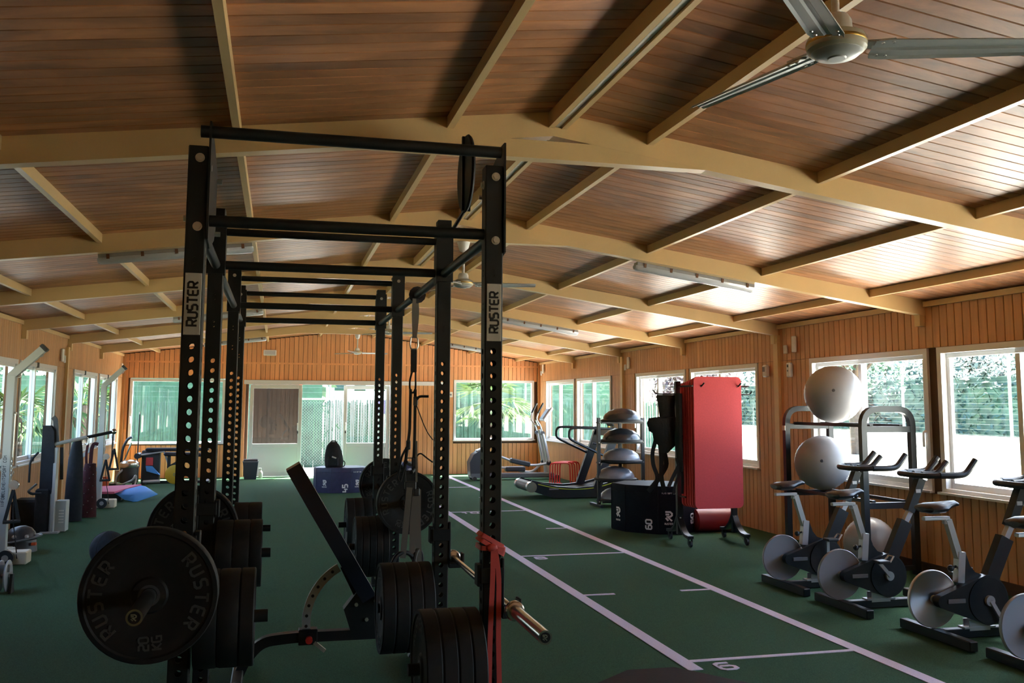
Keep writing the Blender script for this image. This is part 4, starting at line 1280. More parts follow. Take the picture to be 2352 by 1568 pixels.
# ------------------------------------------------------------------ spinning bikes (facing the right-hand windows)
def ring_pts(cx, cz, r, a0, a1, n):
    return [(cx + r * math.cos(a0 + (a1 - a0) * k / n), cz + r * math.sin(a0 + (a1 - a0) * k / n)) for k in range(n + 1)]
def make_bike(label, loc, steel=False, crank=2.2, seat_z=0.0, group=None):
    root = thing('exercise_bike', label, 'exercise bike', loc, 0, group)
    XZ = lambda y: TM((0, y, 0), (1, 0, 0), (0, 0, 1))
    for nm, x in (('rear_stabilizer', .0), ('front_stabilizer', .80)):
        MB().bbox((x, 0, .036), (.062, .68, .062), .006).build(nm, 'bike_black', root)
    MB().bbox((.40, 0, .036), (.76, .06, .06), .005).build('base_beam', 'bike_black', root)
    br = MB().box((.31, -.028, .085), (.16, .008, .07)).box((.31, .028, .085), (.16, .008, .07)).box((.31, 0, .07), (.24, .07, .012))
    br.build('crank_bracket', 'silver_paint', root)
    # flywheel at the back
    fy = .035
    T = TM((.005, fy, .256), (1, 0, 0), (0, 0, 1))
    fwh = MB().lathe([(.02, -.012), (.165, -.010), (.183, -.013), (.187, -.008), (.187, .008), (.183, .013), (.165, .010), (.02, .012)], 48, T).build('flywheel', 'flywheel_steel' if steel else 'flywheel', root)
    MB().lathe([(.001, .024), (.014, .024), (.022, .02), (.026, .012), (.026, -.012), (.022, -.02), (.014, -.024), (.001, -.024)], 20, T).build('hub', 'steel', fwh)
    # chain guard
    a1, a2 = math.radians(112), math.radians(248)
    poly = ring_pts(.02, .25, .042, a1 - .25, a2 + .25, 8) + ring_pts(.36, .247, .162, a2 + .32, a1 - .32 + 2 * PI, 26)
    MB().prism(poly, -.028, .028, XZ(-.03)).build('chain_guard', 'bike_black', root)
    gd = MB().prism(ring_pts(.36, .247, .150, 0, 2 * PI * 31 / 32, 31), -.004, .004, XZ(-.061)).build('guard_disc', 'black_rubber', root)
    MB().bbox((.115, -.0625, .252), (.135, .006, .030), .003).build('guard_label', 'grey_plastic', root)
    # crank and pedal
    cr = MB().cyl((.36, -.06, .247), (.36, -.085, .247), .034, 20).build('crank_hub', 'silver_paint', root)
    for s, aa in ((-1, crank), (1, crank + PI)):
        y0 = -.088 if s < 0 else .05
        ex, ez = .36 + .17 * math.cos(aa), .247 + .17 * math.sin(aa)
        MB().bar([(.36, y0, .247), (ex, y0 + s * .012, ez)], .026, .014, up=(0, 1, 0)).build('crank_arm', 'silver_paint', root)
        p = MB().bbox((ex, y0 + s * .06, ez), (.10, .085, .022), .005).build('pedal', 'dark_plastic', root)
        MB().tube([(ex + .05, y0 + s * .025, ez), (ex + .085, y0 + s * .03, ez + .04), (ex + .085, y0 + s * .09, ez + .04), (ex + .05, y0 + s * .095, ez)], .007, 6).build('toe_cage', 'silver_paint', p)
    # frame: seat mast, dip, front mast
    MB().prism([(.165, .36), (.20, .545), (.235, .55), (.262, .47), (.30, .425), (.36, .405), (.43, .405), (.40, .30), (.25, .28)], -.022, .022, XZ(0)).build('main_frame', 'bike_black', root)
    MB().bar([(.185, 0, .36), (.205, 0, .56)], .052, .052, up=(1, 0, 0)).build('seat_tube', 'silver_paint', root)
    MB().bar([(.20, 0, .50), (.118 , 0, .772 + seat_z)], .042, .042, up=(1, 0, 0)).build('seat_post', 'grey_paint', root)
    MB().cyl((.195, 0, .47), (.135, 0, .455), .008, 8).sphere((.128, 0, .453), .022, 10, 7).build('seat_knob', 'dark_plastic', root)
    MB().bbox((.03, 0, .782 + seat_z), (.20, .034, .024), .004).build('seat_slider', 'silver_paint', root)
    MB().cyl((.10, 0, .782 + seat_z), (.10, 0, .745 + seat_z), .018, 10).build('slider_clamp', 'silver_paint', root)
    # saddle
    rings = []
    for (x, w, z, h) in ((-.075, .05, .845, .03), (-.06, .10, .848, .05), (-.01, .115, .852, .07), (.06, .095, .855, .07), (.12, .05, .868, .055), (.175, .028, .878, .04), (.205, .016, .872, .022)):
        rings.append([(x, w * math.cos(t), z + seat_z + h * .5 * math.sin(t) * (1 if math.sin(t) > 0 else 1.1)) for t in [2 * PI * k / 14 for k in range(14)]])
    MB().loft(rings).build('saddle', 'seat_vinyl', root)
    MB().bar([(.40, 0, .30), (.44, 0, .40), (.565, 0, .64)], .062, .10, up=(1, 0, 0)).build('front_mast', 'bike_black', root)
    MB().bar([(.55, 0, .61), (.665, 0, .80)], .040, .040, up=(1, 0, 0)).build('handlebar_post', 'silver_paint', root)
    MB().bar([(.605, 0, .715), (.72, 0, .965)], .062, .062, up=(1, 0, 0)).build('head_tube', 'bike_black', root)
    MB().bbox((.672, -.033, .87), (.045, .006, .028), .002).build('mast_label', 'silver_paint', root)
    MB().cyl((.64, 0, .78), (.70, .0, .755), .007, 8).sphere((.705, 0, .753), .02, 10, 7).build('resistance_knob', 'dark_plastic', root)
    # handlebars
    hb = MB()
    hb.tube(fillet([(.74, -.20, 1.00), (.64, -.16, .995), (.62, 0, .995), (.64, .16, .995), (.74, .20, 1.00)], .05, 4), .022, 10)
    hb.build('handlebar', 'bike_black', root)
    for s in (-1, 1):
        MB().tube(fillet([(.74, s * .20, 1.00), (.88, s * .22, 1.0), (.96, s * .22, 1.01), (1.055, s * .215, 1.115)], .04, 4), .025, 10).build('outer_grip', 'bike_black', root)
        MB().tube(fillet([(.70, s * .05, 1.0), (.82, s * .06, 1.0), (.92, s * .06, 1.095)], .04, 4), .022, 10).build('inner_grip', 'bike_black', root)
    MB().bbox((.73, 0, .985), (.16, .10, .035), .008).build('console_bridge', 'silver_paint', root)
    return root
make_bike('black exercise bike with grey flywheel standing farthest from the camera, below the mid ball', (4.165, 7.17, 0), crank=1.62)
make_bike('black exercise bike with grey flywheel, its handlebars against the gap between two windows', (4.175, 6.36, 0), crank=2.35)
make_bike('black exercise bike with a shiny turned-steel flywheel', (4.25, 5.42, 0), steel=True, crank=-1.05)
make_bike('black exercise bike cut off by the right edge of the picture', (4.255, 4.62, 0), crank=2.0)

# ------------------------------------------------------------------ stability balls on their rack
r = thing('ball_rack', 'dark steel rack of two round-topped frames holding the big grey balls', 'rack', (5.46, 8.18, 0), world=True)
for y in (7.52, 8.84):
    x0, x1, zt = 5.20, 5.715, 1.50
    MB().bar(fillet([(x0, y, 0.0), (x0, y, zt), (x1, y, zt), (x1, y, 0.0)], .16, 6), .055, .055, up=(0, 1, 0)).build('end_frame', 'grey_paint' if False else 'bike_black', r)
    MB().box(((x0 + x1) / 2, y, 1.315), (x1 - x0 - .04, .045, .055)).build('cross_bar', 'bike_black', r)
    MB().box(((x0 + x1) / 2, y, .625), (x1 - x0 - .04, .045, .055)).build('cross_bar', 'bike_black', r)
    MB().box(((x0 + x1) / 2, y, .06), (x1 - x0 - .04, .045, .04)).build('cross_bar', 'bike_black', r)
for z in (1.345, .655):
    for x in (5.30, 5.615):
        MB().box((x, 8.18, z), (.035, 1.30, .03)).build('ball_rail', 'bike_black', r)
MB().box((5.169, 8.84, 1.295), (.008, .058, .05)).build('frame_label', 'white_plastic', r)
def ball(label, c, R):
    o = thing('stability_ball', label, 'exercise ball', c)
    prof = []
    n = 40
    for k in range(n + 1):
        a = -PI / 2 + PI * k / n
        q = R + (.0016 * math.cos(k * PI) if 4 < k < n - 4 else 0)
        prof.append((max(1e-4, q * math.cos(a)), q * math.sin(a)))
    MB().lathe(prof, 48).build('ball', 'ball_grey', o)
    d = Vector((-.52, -.80, .12)).normalized()
    MB().lathe([(.001, .004), (.012, .004), (.016, 0), (.016, -.006)], 16, Matrix.Translation(d * (R - .001)) @ d.to_track_quat('Z', 'Y').to_matrix().to_4x4()).build('valve_plug', 'charcoal', o)
    return o
ball('largest grey stability ball sitting on the top of the rack in front of the window', (5.46, 8.36, 1.645), .287)
ball('grey stability ball with a dark valve on the middle shelf of the rack', (5.46, 8.60, .945), .277)
ball('pale grey stability ball on the floor under the rack behind the bikes', (5.47, 7.86, .24), .24)

# ------------------------------------------------------------------ mat rack
r = thing('mat_rack', 'black wheeled rack with two posts on which the red mats hang', 'rack', (4.73, 9.8, 0), world=True)
for x in (4.40, 5.075):
    MB().bbox((x, 9.80, .95), (.062, .05, 1.70), .004).build('post', 'bike_black', r)
    MB().bar(fillet([(x - .02, 9.46, .105), (x - .015, 9.58, .11), (x, 9.72, .18), (x, 9.80, .30)], .1, 4), .065, .03, up=(0, 0, 1)).build('foot', 'bike_black', r)
    MB().bar(fillet([(x + .02, 10.14, .105), (x + .015, 10.02, .11), (x, 9.88, .18), (x, 9.80, .30)], .1, 4), .065, .03, up=(0, 0, 1)).build('foot', 'bike_black', r)
    for (dx, y) in ((-.02, 9.49), (.02, 10.11)):
        c = MB().lathe([(.008, -.014), (.03, -.014), (.034, -.009), (.034, .009), (.03, .014), (.008, .014)], 18, TM((x + dx, y - .015, .034), (0, 1, 0), (0, 0, 1))).build('caster', 'dark_plastic', r)
        MB().box((x + dx - .02, y - .01, .06), (.004, .035, .06)).box((x + dx + .02, y - .01, .06), (.004, .035, .06)).box((x + dx, y, .09), (.045, .04, .012)).build('caster_fork', 'bike_black', c)
    for z in (1.74, .52):
        MB().cyl((x, 9.78, z), (x, 9.40 if z > 1 else 9.62, z), .010, 8).build('mat_peg', 'bike_black', r)
    for z in (.28, .21, 1.62, 1.57): MB().cyl((x, 9.775, z), (x, 9.765, z), .009, 8).build('bolt', 'bolt', r)
for x in (4.52, 4.965):
    MB().tube(fillet([(x, 9.78, 1.74), (x, 9.425, 1.74), (x + .02, 9.40, 1.775)], .02, 3), .008, 8).build('mat_hook', 'bike_black', r)
MB().bbox((4.735, 9.80, 1.74), (.70, .035, .05), .003).build('top_rail', 'bike_black', r)
MB().bbox((4.735, 9.80, .46), (.70, .035, .05), .003).build('lower_rail', 'bike_black', r)
MB().tube(fillet([(4.38, 9.80, 1.655), (4.14, 9.80, 1.655), (4.10, 9.80, 1.70)], .02, 3), .008, 8).build('side_hook', 'bike_black', r)
MB().tube(fillet([(5.09, 9.80, 1.655), (5.30, 9.80, 1.655), (5.335, 9.80, 1.69)], .02, 3), .008, 8).build('side_hook', 'bike_black', r)
def rrect(x0, x1, z0, z1, rad, n=6):
    out = []
    for cx, cz, a in ((x1 - rad, z1 - rad, 0), (x0 + rad, z1 - rad, PI / 2), (x0 + rad, z0 + rad, PI), (x1 - rad, z0 + rad, 1.5 * PI)):
        out += [(cx + rad * math.cos(a + PI / 2 * k / n), cz + rad * math.sin(a + PI / 2 * k / n)) for k in range(n + 1)]
    return out
names = ['front red foam mat hanging on the black wheeled rack', 'red mat hanging second, just behind the front one', 'red mat hanging third on the wheeled rack', 'red mat hanging fourth on the wheeled rack', 'red mat hanging fifth on the wheeled rack', 'rearmost red mat, closest to the posts of the wheeled rack']
for k in range(6):
    y = 9.45 + k * .052
    o = thing('exercise_mat', names[k], 'mat', (4.72 + (-.006 * k if k else .0), y, 1.125), rnd.uniform(-.02, .02) if k else 0.0, 'red mats on the wheeled rack')
    T = TM((0, 0, 0), (1, 0, 0), (0, 0, 1))
    zt = .72 - (.012 * k if k else 0)
    MB().prism(rrect(-.285 + rnd.uniform(-.006, .006), .285, -.715, zt, .055), -.011, .011, T).build('mat', 'red_mat', o)
    ey = MB()
    for x in (-.20, .235):
        ey.lathe([(.008, -.0125), (.014, -.0125), (.014, .0125), (.008, .0125), (.008, -.0125)], 14, TM((x, 0, .615), (1, 0, 0), (0, 0, 1)))
    ey.build('eyelets', 'red_dark', o)

# black vests and straps on the side hook
def rag(name, label, cat, loc, outline, th, m, extra=(), mname='cloth', group=None, seed=1):
    """hanging soft item: outline = list of (z, x_left, x_right), thickness th; gently creased"""
    r_ = random.Random(seed)
    o = thing(name, label, cat, loc, 0, group)
    rings = []
    n = 20
    for (z, a, b) in outline:
        ring = []
        w = (b - a) / 2; c = (a + b) / 2
        for k in range(n):
            t = 2 * PI * k / n
            q = 1 + .22 * math.sin(3 * t + z * 7 + seed) * .5
            ring.append((c + w * math.cos(t) * (1 if True else q), th * (.5 + .5 * abs(math.sin(t))) * math.sin(t) * q, z))
        rings.append(ring)
    MB().loft(rings).build(mname, m, o)
    for (nm, pts, w, t) in extra:
        MB().bar(fillet(pts, .05, 3), w, t, up=(0, -1, 0)).build(nm, m, o)
    return o
rag('weight_vest', 'black padded vest hanging from the left hook of the mat rack', 'vest', (4.24, 9.78, 0),
    [(1.645, -.10, .12), (1.62, -.105, .125), (1.50, -.08, .115), (1.40, -.07, .12), (1.385, -.20, .13), (1.33, -.225, .13), (1.24, -.20, .13), (1.22, -.16, .13), (1.12, -.14, .125), (1.08, -.09, .12), (1.0, -.08, .02)], .075, 'black_cloth',
    [('strap', [(-.12, 0, 1.14), (-.165, 0, 1.0), (-.155, 0, .86), (-.10, 0, .74), (-.13, 0, .62)], .045, .008),
     ('strap', [(-.06, 0, 1.05), (-.055, 0, .90), (-.06, 0, .72), (-.02, 0, .56)], .050, .008),
     ('strap', [(-.03, .02, 1.1), (.02, .02, .86), (-.09, .02, .70), (-.215, .0, .575)], .055, .01)], mname='vest_body', seed=3)
rag('strap_bundle', 'bundle of black straps hanging beside the post of the mat rack', 'strap', (4.30, 9.62, 0),
    [(1.66, -.01, .07), (1.40, .0, .07), (1.15, -.02, .075), (.95, .0, .075), (.80, .02, .07)], .05, 'black_web',
    [('strap', [(.05, -.02, 1.2), (.03, -.02, .9), (-.06, -.02, .74), (-.11, -.02, .64)], .04, .008),
     ('strap', [(.05, -.02, .95), (.055, -.02, .70), (.05, -.02, .56)], .030, .006),
     ('strap', [(-.01, -.01, .95), (.03, -.02, .78), (-.04, -.02, .66), (-.05, -.02, .56)], .030, .006)], mname='strap_loops', seed=5)
rag('resistance_tube', 'black tube loop hanging between the post and the red mats', 'strap', (4.47, 9.74, 0), [(1.30, -.01, .01), (1.25, -.015, .015)], .01, 'black_web',
    [('loop', [(-.03, -.02, 1.30), (.03, -.03, 1.14), (.06, -.03, .92), (.02, -.03, .84), (-.04, -.02, .87), (-.05, -.02, 1.0)], .014, .010)], mname='loop_top', seed=6)

# ------------------------------------------------------------------ soft jump boxes
def jump_box(name, label, pts, h, m, prints, loc=(0, 0, 0)):
    o = thing(name, label, 'jump box', loc, world=False)
    n = len(pts)
    cx = sum(p[0] for p in pts) / n; cy_ = sum(p[1] for p in pts) / n
    o.location = (cx, cy_, 0)
    P = [(p[0] - cx, p[1] - cy_) for p in pts]
    sc = lambda k: [(p[0] * k, p[1] * k) for p in P]
    mb = MB()
    mb.loft([[(x, y, z) for x, y in sc(k)] for k, z in ((.985, 0), (1, .012), (1, h - .085), (.992, h - .082), (.992, h - .078), (1, h - .075), (1, h - .012), (.985, h))])
    mb.build('box_cover', m, o)
    sm = MB()
    for i in range(n):
        sm.cyl((P[i][0], P[i][1], .015), (P[i][0], P[i][1], h - .015), .006, 6)
    sm.build('corner_piping', m, o)
    for (edge, u, z, txt, hh, vert) in prints:
        a = Vector((*P[edge], 0)); b = Vector((*P[(edge + 1) % n], 0))
        d = (b - a)
        nrm = d.normalized().cross(Vector((0, 0, 1)))
        p = a + d * u + nrm * .0015
        if vert: T = TM((p.x, p.y, z), (0, 0, 1), -d.normalized())
        else: T = TM((p.x, p.y, z), d.normalized(), (0, 0, 1))
        mb = MB()
        if txt == '*':
            for st_ in GL['*']: mb.ribbon([((q[0] - .36) * hh, q[1] * hh) for q in st_], hh * .2, .002, T)
        else:
            word(mb, txt, hh, T, sw=.24 if hh > .05 else .18, t=.002, gap=.24)
        mb.build('logo' if txt == '*' else 'lettering', 'white_print', o)
    return o
jump_box('jump_box', 'tall black soft jump box marked 60 in front of the mat rack',
    [(4.075, 11.10), (4.14, 10.80), (4.44, 10.49), (4.72, 10.40), (5.02, 10.66), (5.04, 11.05), (4.76, 11.36), (4.36, 11.40)], .565, 'vinyl_box',
    [(1, .80, .11, '60', .075, True), (2, .42, .16, '*', .105, False), (2, .42, .115, 'RUSTER', .020, False), (2, .45, .475, 'PLYO SOFT BOX', .016, False), (3, .72, .17, '60', .075, True), (0, .5, .17, '*', .105, False), (0, .5, .12, 'RUSTER', .018, False)])
jump_box('jump_box', 'lower navy soft jump box marked 45 with a backpack on it, by the open doorway',
    [(.655, 16.85), (.69, 16.68), (.94, 16.52), (1.27, 16.50), (1.50, 16.60), (1.60, 16.85), (1.44, 17.22), (.80, 17.22)], .43, 'navy_box',
    [(1, .55, .13, '*', .085, False), (1, .55, .095, 'RUSTER', .018, False), (2, .84, .085, '45', .085, True), (3, .50, .13, '*', .085, False), (3, .5, .095, 'RUSTER', .018, False), (3, .5, .35, 'PLYO SOFT BOX', .014, False)])
jump_box('jump_box', 'low dark jump box at the bottom edge, over the start of the white lane',
    [(1.60, 3.80), (2.0, 3.70), (2.36, 3.98), (2.31, 4.33), (2.06, 4.68), (1.80, 4.69), (1.56, 4.50), (1.48, 4.15)], .16, 'vinyl_box', [])

# ------------------------------------------------------------------ half-ball rack
r = thing('half_ball_rack', 'narrow black rack with two uprights and shelves for half balls', 'rack', (5.13, 13.5, 0), world=True)
for x in (4.755, 5.47):
    for y in (13.5,):
        MB().bbox((x, y, .67), (.05, .05, 1.335), .004).build('upright', 'bike_black', r)
        MB().bbox((x, y + .12, .02), (.05, .50, .04), .004).build('foot', 'bike_black', r)
        for z in (1.265, .962, .66, .39, .08): MB().cyl((x, y - .026, z), (x, y - .036, z), .010, 8).build('bolt', 'bolt', r)
for z in (1.262, .958, .655, .385, .075):
    for y in (13.40, 13.66):
        MB().box((5.112, y, z), (.68, .03, .022)).build('shelf_rail', 'bike_black', r)
MB().bbox((5.18, 13.72, .67), (.05, .04, 1.30), .003).build('spine', 'bike_black', r)
def half_ball(label, x, z, m):
    o = thing('half_ball', label, 'balance trainer', (x, 13.52, z), group='half balls on the rack')
    MB().lathe([(.30, -.006), (.325, .0), (.325, .022), (.30, .034), (.28, .034)], 40).build('base', 'black_rubber', o)
    prof = [(.302, .028)]
    for k in range(13):
        a = PI / 2 * k / 12
        prof.append((max(.29 * math.cos(a), 1e-4), .034 + .17 * math.sin(a) + .003 * math.sin(k * 2.2)))
    MB().lathe(prof, 40).build('dome', m, o)
half_ball('black half ball on the topmost shelf of the narrow rack', 5.14, 1.279, 'bosu_dark')
half_ball('black half ball on the second shelf from the top of the narrow rack', 5.13, .975, 'bosu_dark')
half_ball('grey half ball on the middle shelf of the narrow rack', 5.12, .672, 'bosu_grey')
half_ball('grey half ball on the second shelf from the bottom of the narrow rack', 5.03, .402, 'bosu_grey')
half_ball('grey half ball on the lowest shelf, half hidden by the jump box', 5.08, .092, 'bosu_grey')

# ------------------------------------------------------------------ curved treadmill
Y0, Y1 = 14.78, 15.52
r = thing('curved_treadmill', 'black curved treadmill with a lime stripe and tall loop handrails', 'treadmill', (4.85, 15.15, 0), world=True)
top = [(3.98, .255), (4.05, .275), (4.2, .232), (4.45, .178), (4.8, .150), (5.15, .175), (5.45, .25), (5.70, .36)]
bot = [(5.74, .26), (5.55, .06), (5.35, .02), (4.42, .02), (4.28, .06), (4.10, .12), (3.99, .19)]
for y, s in ((Y0, -1), (Y1, 1)):
    T = TM((0, y, 0), (1, 0, 0), (0, 0, 1))
    MB().prism([(x, z + .03) for x, z in top[1:]] + bot, -.03, .03, T).build('side_frame', 'bike_black', r)
    st_ = MB().bar(fillet([(4.15, y + s * .032, .245), (4.45, y + s * .032, .175), (4.8, y + s * .032, .148), (5.15, y + s * .032, .172), (5.45, y + s * .032, .25), (5.62, y + s * .032, .315)], .2, 3), .004, .011, up=(0, 0, 1)).build('stripe', 'lime', r)
    MB().bar([(5.10 + (.06 if s < 0 else .0), y, .15), (5.47 + (.06 if s < 0 else 0), y, 1.14)], .075, .13, up=(1, 0, 0)).build('upright', 'bike_black', r)
    lp = fillet([(5.50, y, 1.135), (4.86, y, 1.155), (4.70, y, 1.15), (4.69, y, .985), (4.78, y, .93), (5.28, y, .70)], .09, 5)
    MB().tube(lp, .021, 10).build('handrail', 'bike_black', r)
    MB().cyl((4.04, y - .05, .20), (4.04, y + .05, .20), .085, 24).build('roller_end', 'chrome', r)
MB().cyl((4.04, Y0 + .04, .20), (4.04, Y1 - .04, .20), .082, 28).build('rear_roller', 'charcoal', r)
k = 0
for i in range(len(top) - 1):
    (xa, za), (xb, zb) = top[i], top[i + 1]
    nseg = max(2, int(math.hypot(xb - xa, zb - za) / .055))
    for q in range(nseg):
        t0, t1 = q / nseg, (q + .9) / nseg
        p0 = (xa + (xb - xa) * t0, za + (zb - za) * t0); p1 = (xa + (xb - xa) * t1, za + (zb - za) * t1)
        MB().loft([[(p0[0], Y0 + .03, p0[1]), (p0[0], Y1 - .03, p0[1]), (p0[0], Y1 - .03, p0[1] - .015), (p0[0], Y0 + .03, p0[1] - .015)],
                   [(p1[0], Y0 + .03, p1[1]), (p1[0], Y1 - .03, p1[1]), (p1[0], Y1 - .03, p1[1] - .015), (p1[0], Y0 + .03, p1[1] - .015)]]).build('belt_slat', 'black_rubber', r)
MB().box((5.44, (Y0 + Y1) / 2, 1.08), (.06, Y1 - Y0, .13)).build('crossbar', 'bike_black', r)
MB().cyl((5.12, Y0 + .06, .90), (5.24, Y0 + .06, .875), .018, 10).build('brake_lever', 'bike_black', r)
MB().bbox((5.52, (Y0 + Y1) / 2, 1.25), (.03, .30, .18), .01, R=Matrix.Rotation(-.5, 3, 'Y')).build('console', 'dark_plastic', r)
MB().box((4.42, Y0 - .031, .165), (.16, .006, .025)).build('badge', 'grey_plastic', r)
MB().cyl((5.42, Y0 + .1, 1.14), (5.42, Y0 + .1, 1.18), .022, 12).build('release_knob', 'gold', r)

# ------------------------------------------------------------------ cross trainer
Yc = 18.85
r = thing('cross_trainer', 'grey elliptical cross trainer in the far right corner with upright handles', 'cross trainer', (4.75, Yc, 0), world=True)
T = TM((0, Yc, 0), (1, 0, 0), (0, 0, 1))
MB().prism([(3.84, .10), (3.82, .36), (3.90, .52), (4.03, .60), (4.14, .62), (4.32, .56), (4.40, .40), (4.42, .16), (4.36, .07)], -.16, .16, T).build('drive_housing', 'charcoal', r)
MB().prism([(3.86, .05), (3.84, .14), (4.40, .14), (4.42, .05)], -.18, .18, T).build('housing_skirt', 'grey_plastic', r)
MB().prism([(3.98, .60), (4.12, .66), (4.16, .63), (4.02, .57)], -.10, .10, T).build('housing_cap', 'silver_paint', r)
for y in (Yc - .17, Yc + .17): MB().cyl((3.92, y - .03, .04), (3.92, y + .03, .04), .04, 16).build('roller', 'dark_plastic', r)
MB().bbox((4.98, Yc, .085), (1.30, .16, .10), .02).build('base_rail', 'grey_plastic', r)
MB().bbox((5.62, Yc, .06), (.12, .62, .07), .01).build('front_foot', 'charcoal', r)
for s, x, z in ((-1, 4.86, .36), (1, 4.86, .20)):
    y = Yc + s * .20
    MB().bbox((x, y, z), (.42, .17, .10), .02, R=Matrix.Rotation(.22 if s < 0 else .0, 3, 'Y')).build('pedal', 'charcoal', r)
    MB().tube(fillet([(4.40, y, .50 if s < 0 else .25), (x - .15, y, z + .02), (x + .2, y, z - .06), (5.25, y, z - .06 if s < 0 else .14), (5.47, y, .34)], .08, 4), .026, 10).build('pedal_arm', 'silver_paint', r)
    MB().cyl((5.47, y - .04, .34), (5.47, y + .04, .34), .05, 14).build('pivot', 'dark_plastic', r)
    MB().tube([(5.47, y, .36), (5.42, y, .62), (5.35, y, .94)], .04, 10, scales=[1.1, 1, .85]).build('lower_lever', 'silver_paint', r)
    MB().cyl((5.34, y - .03, .95), (5.34, y + .03, .95), .045, 14).build('knuckle', 'charcoal', r)
    MB().tube(fillet([(5.34, y, .95), (5.30, y, 1.10), (5.20, y + s * .02, 1.24), (5.24, y + s * .04, 1.38), (5.34, y + s * .05, 1.56)], .08, 4), .017, 8).build('moving_handle', 'silver_paint', r)
    MB().tube([(5.23, y + s * .04, 1.36), (5.345, y + s * .05, 1.57)], .022, 8).build('handle_grip', 'dark_plastic', r)
MB().tube([(5.50, Yc, .10), (5.46, Yc, .5), (5.34, Yc, 1.02)], .055, 12, scales=[1.2, 1, .8]).build('mast', 'silver_paint', r)
MB().tube(fillet([(5.20, Yc - .18, 1.22), (5.26, Yc - .10, 1.12), (5.33, Yc, 1.11), (5.26, Yc + .10, 1.12), (5.20, Yc + .18, 1.22)], .05, 4), .017, 8).build('fixed_handle', 'silver_paint', r)
MB().bbox((5.48, Yc, 1.34), (.06, .30, .34), .02, R=Matrix.Rotation(.62, 3, 'Y')).build('console', 'silver_paint', r)
MB().bbox((5.448, Yc, 1.345), (.02, .24, .25), .006, R=Matrix.Rotation(.62, 3, 'Y')).build('screen', 'charcoal', r)

# ------------------------------------------------------------------ red hurdles
for k in range(5):
    o = thing('hurdle', ['left-hand red tubular hurdle in the nested row, in front of the cross trainer', 'red tubular hurdle nested second from the left', 'middle one of the nested red tubular hurdles', 'red tubular hurdle nested second from the right', 'right-hand red tubular hurdle of the nested row, beside the treadmill'][k], 'hurdle', (5.10 + k * .072, 17.30 + .075 * k, 0), .0, 'nested red hurdles')
    h, w = .42 + .012 * (k % 2), .42
    MB().tube(fillet([(0, 0, 0), (.01, 0, h), (w - .02, 0, h), (w, 0, 0)], .07, 5), .014, 10).build('bent_tube', 'red_paint', o)
    for x in (0, w): MB().tube([(x, -.13, .014), (x, .13, .014)], .013, 8).build('foot_tube', 'red_paint', o)
# bolster
o = thing('bolster', 'dark red vinyl bolster lying on the floor behind the red mats', 'bolster', (5.22, 10.62, .135))
MB().lathe([(.02, -.27), (.115, -.265), (.135, -.245), (.135, .245), (.115, .265), (.02, .27)], 32, TM((0, 0, 0), (0, 1, 0), (0, 0, 1))).build('cushion', 'red_dark', o)
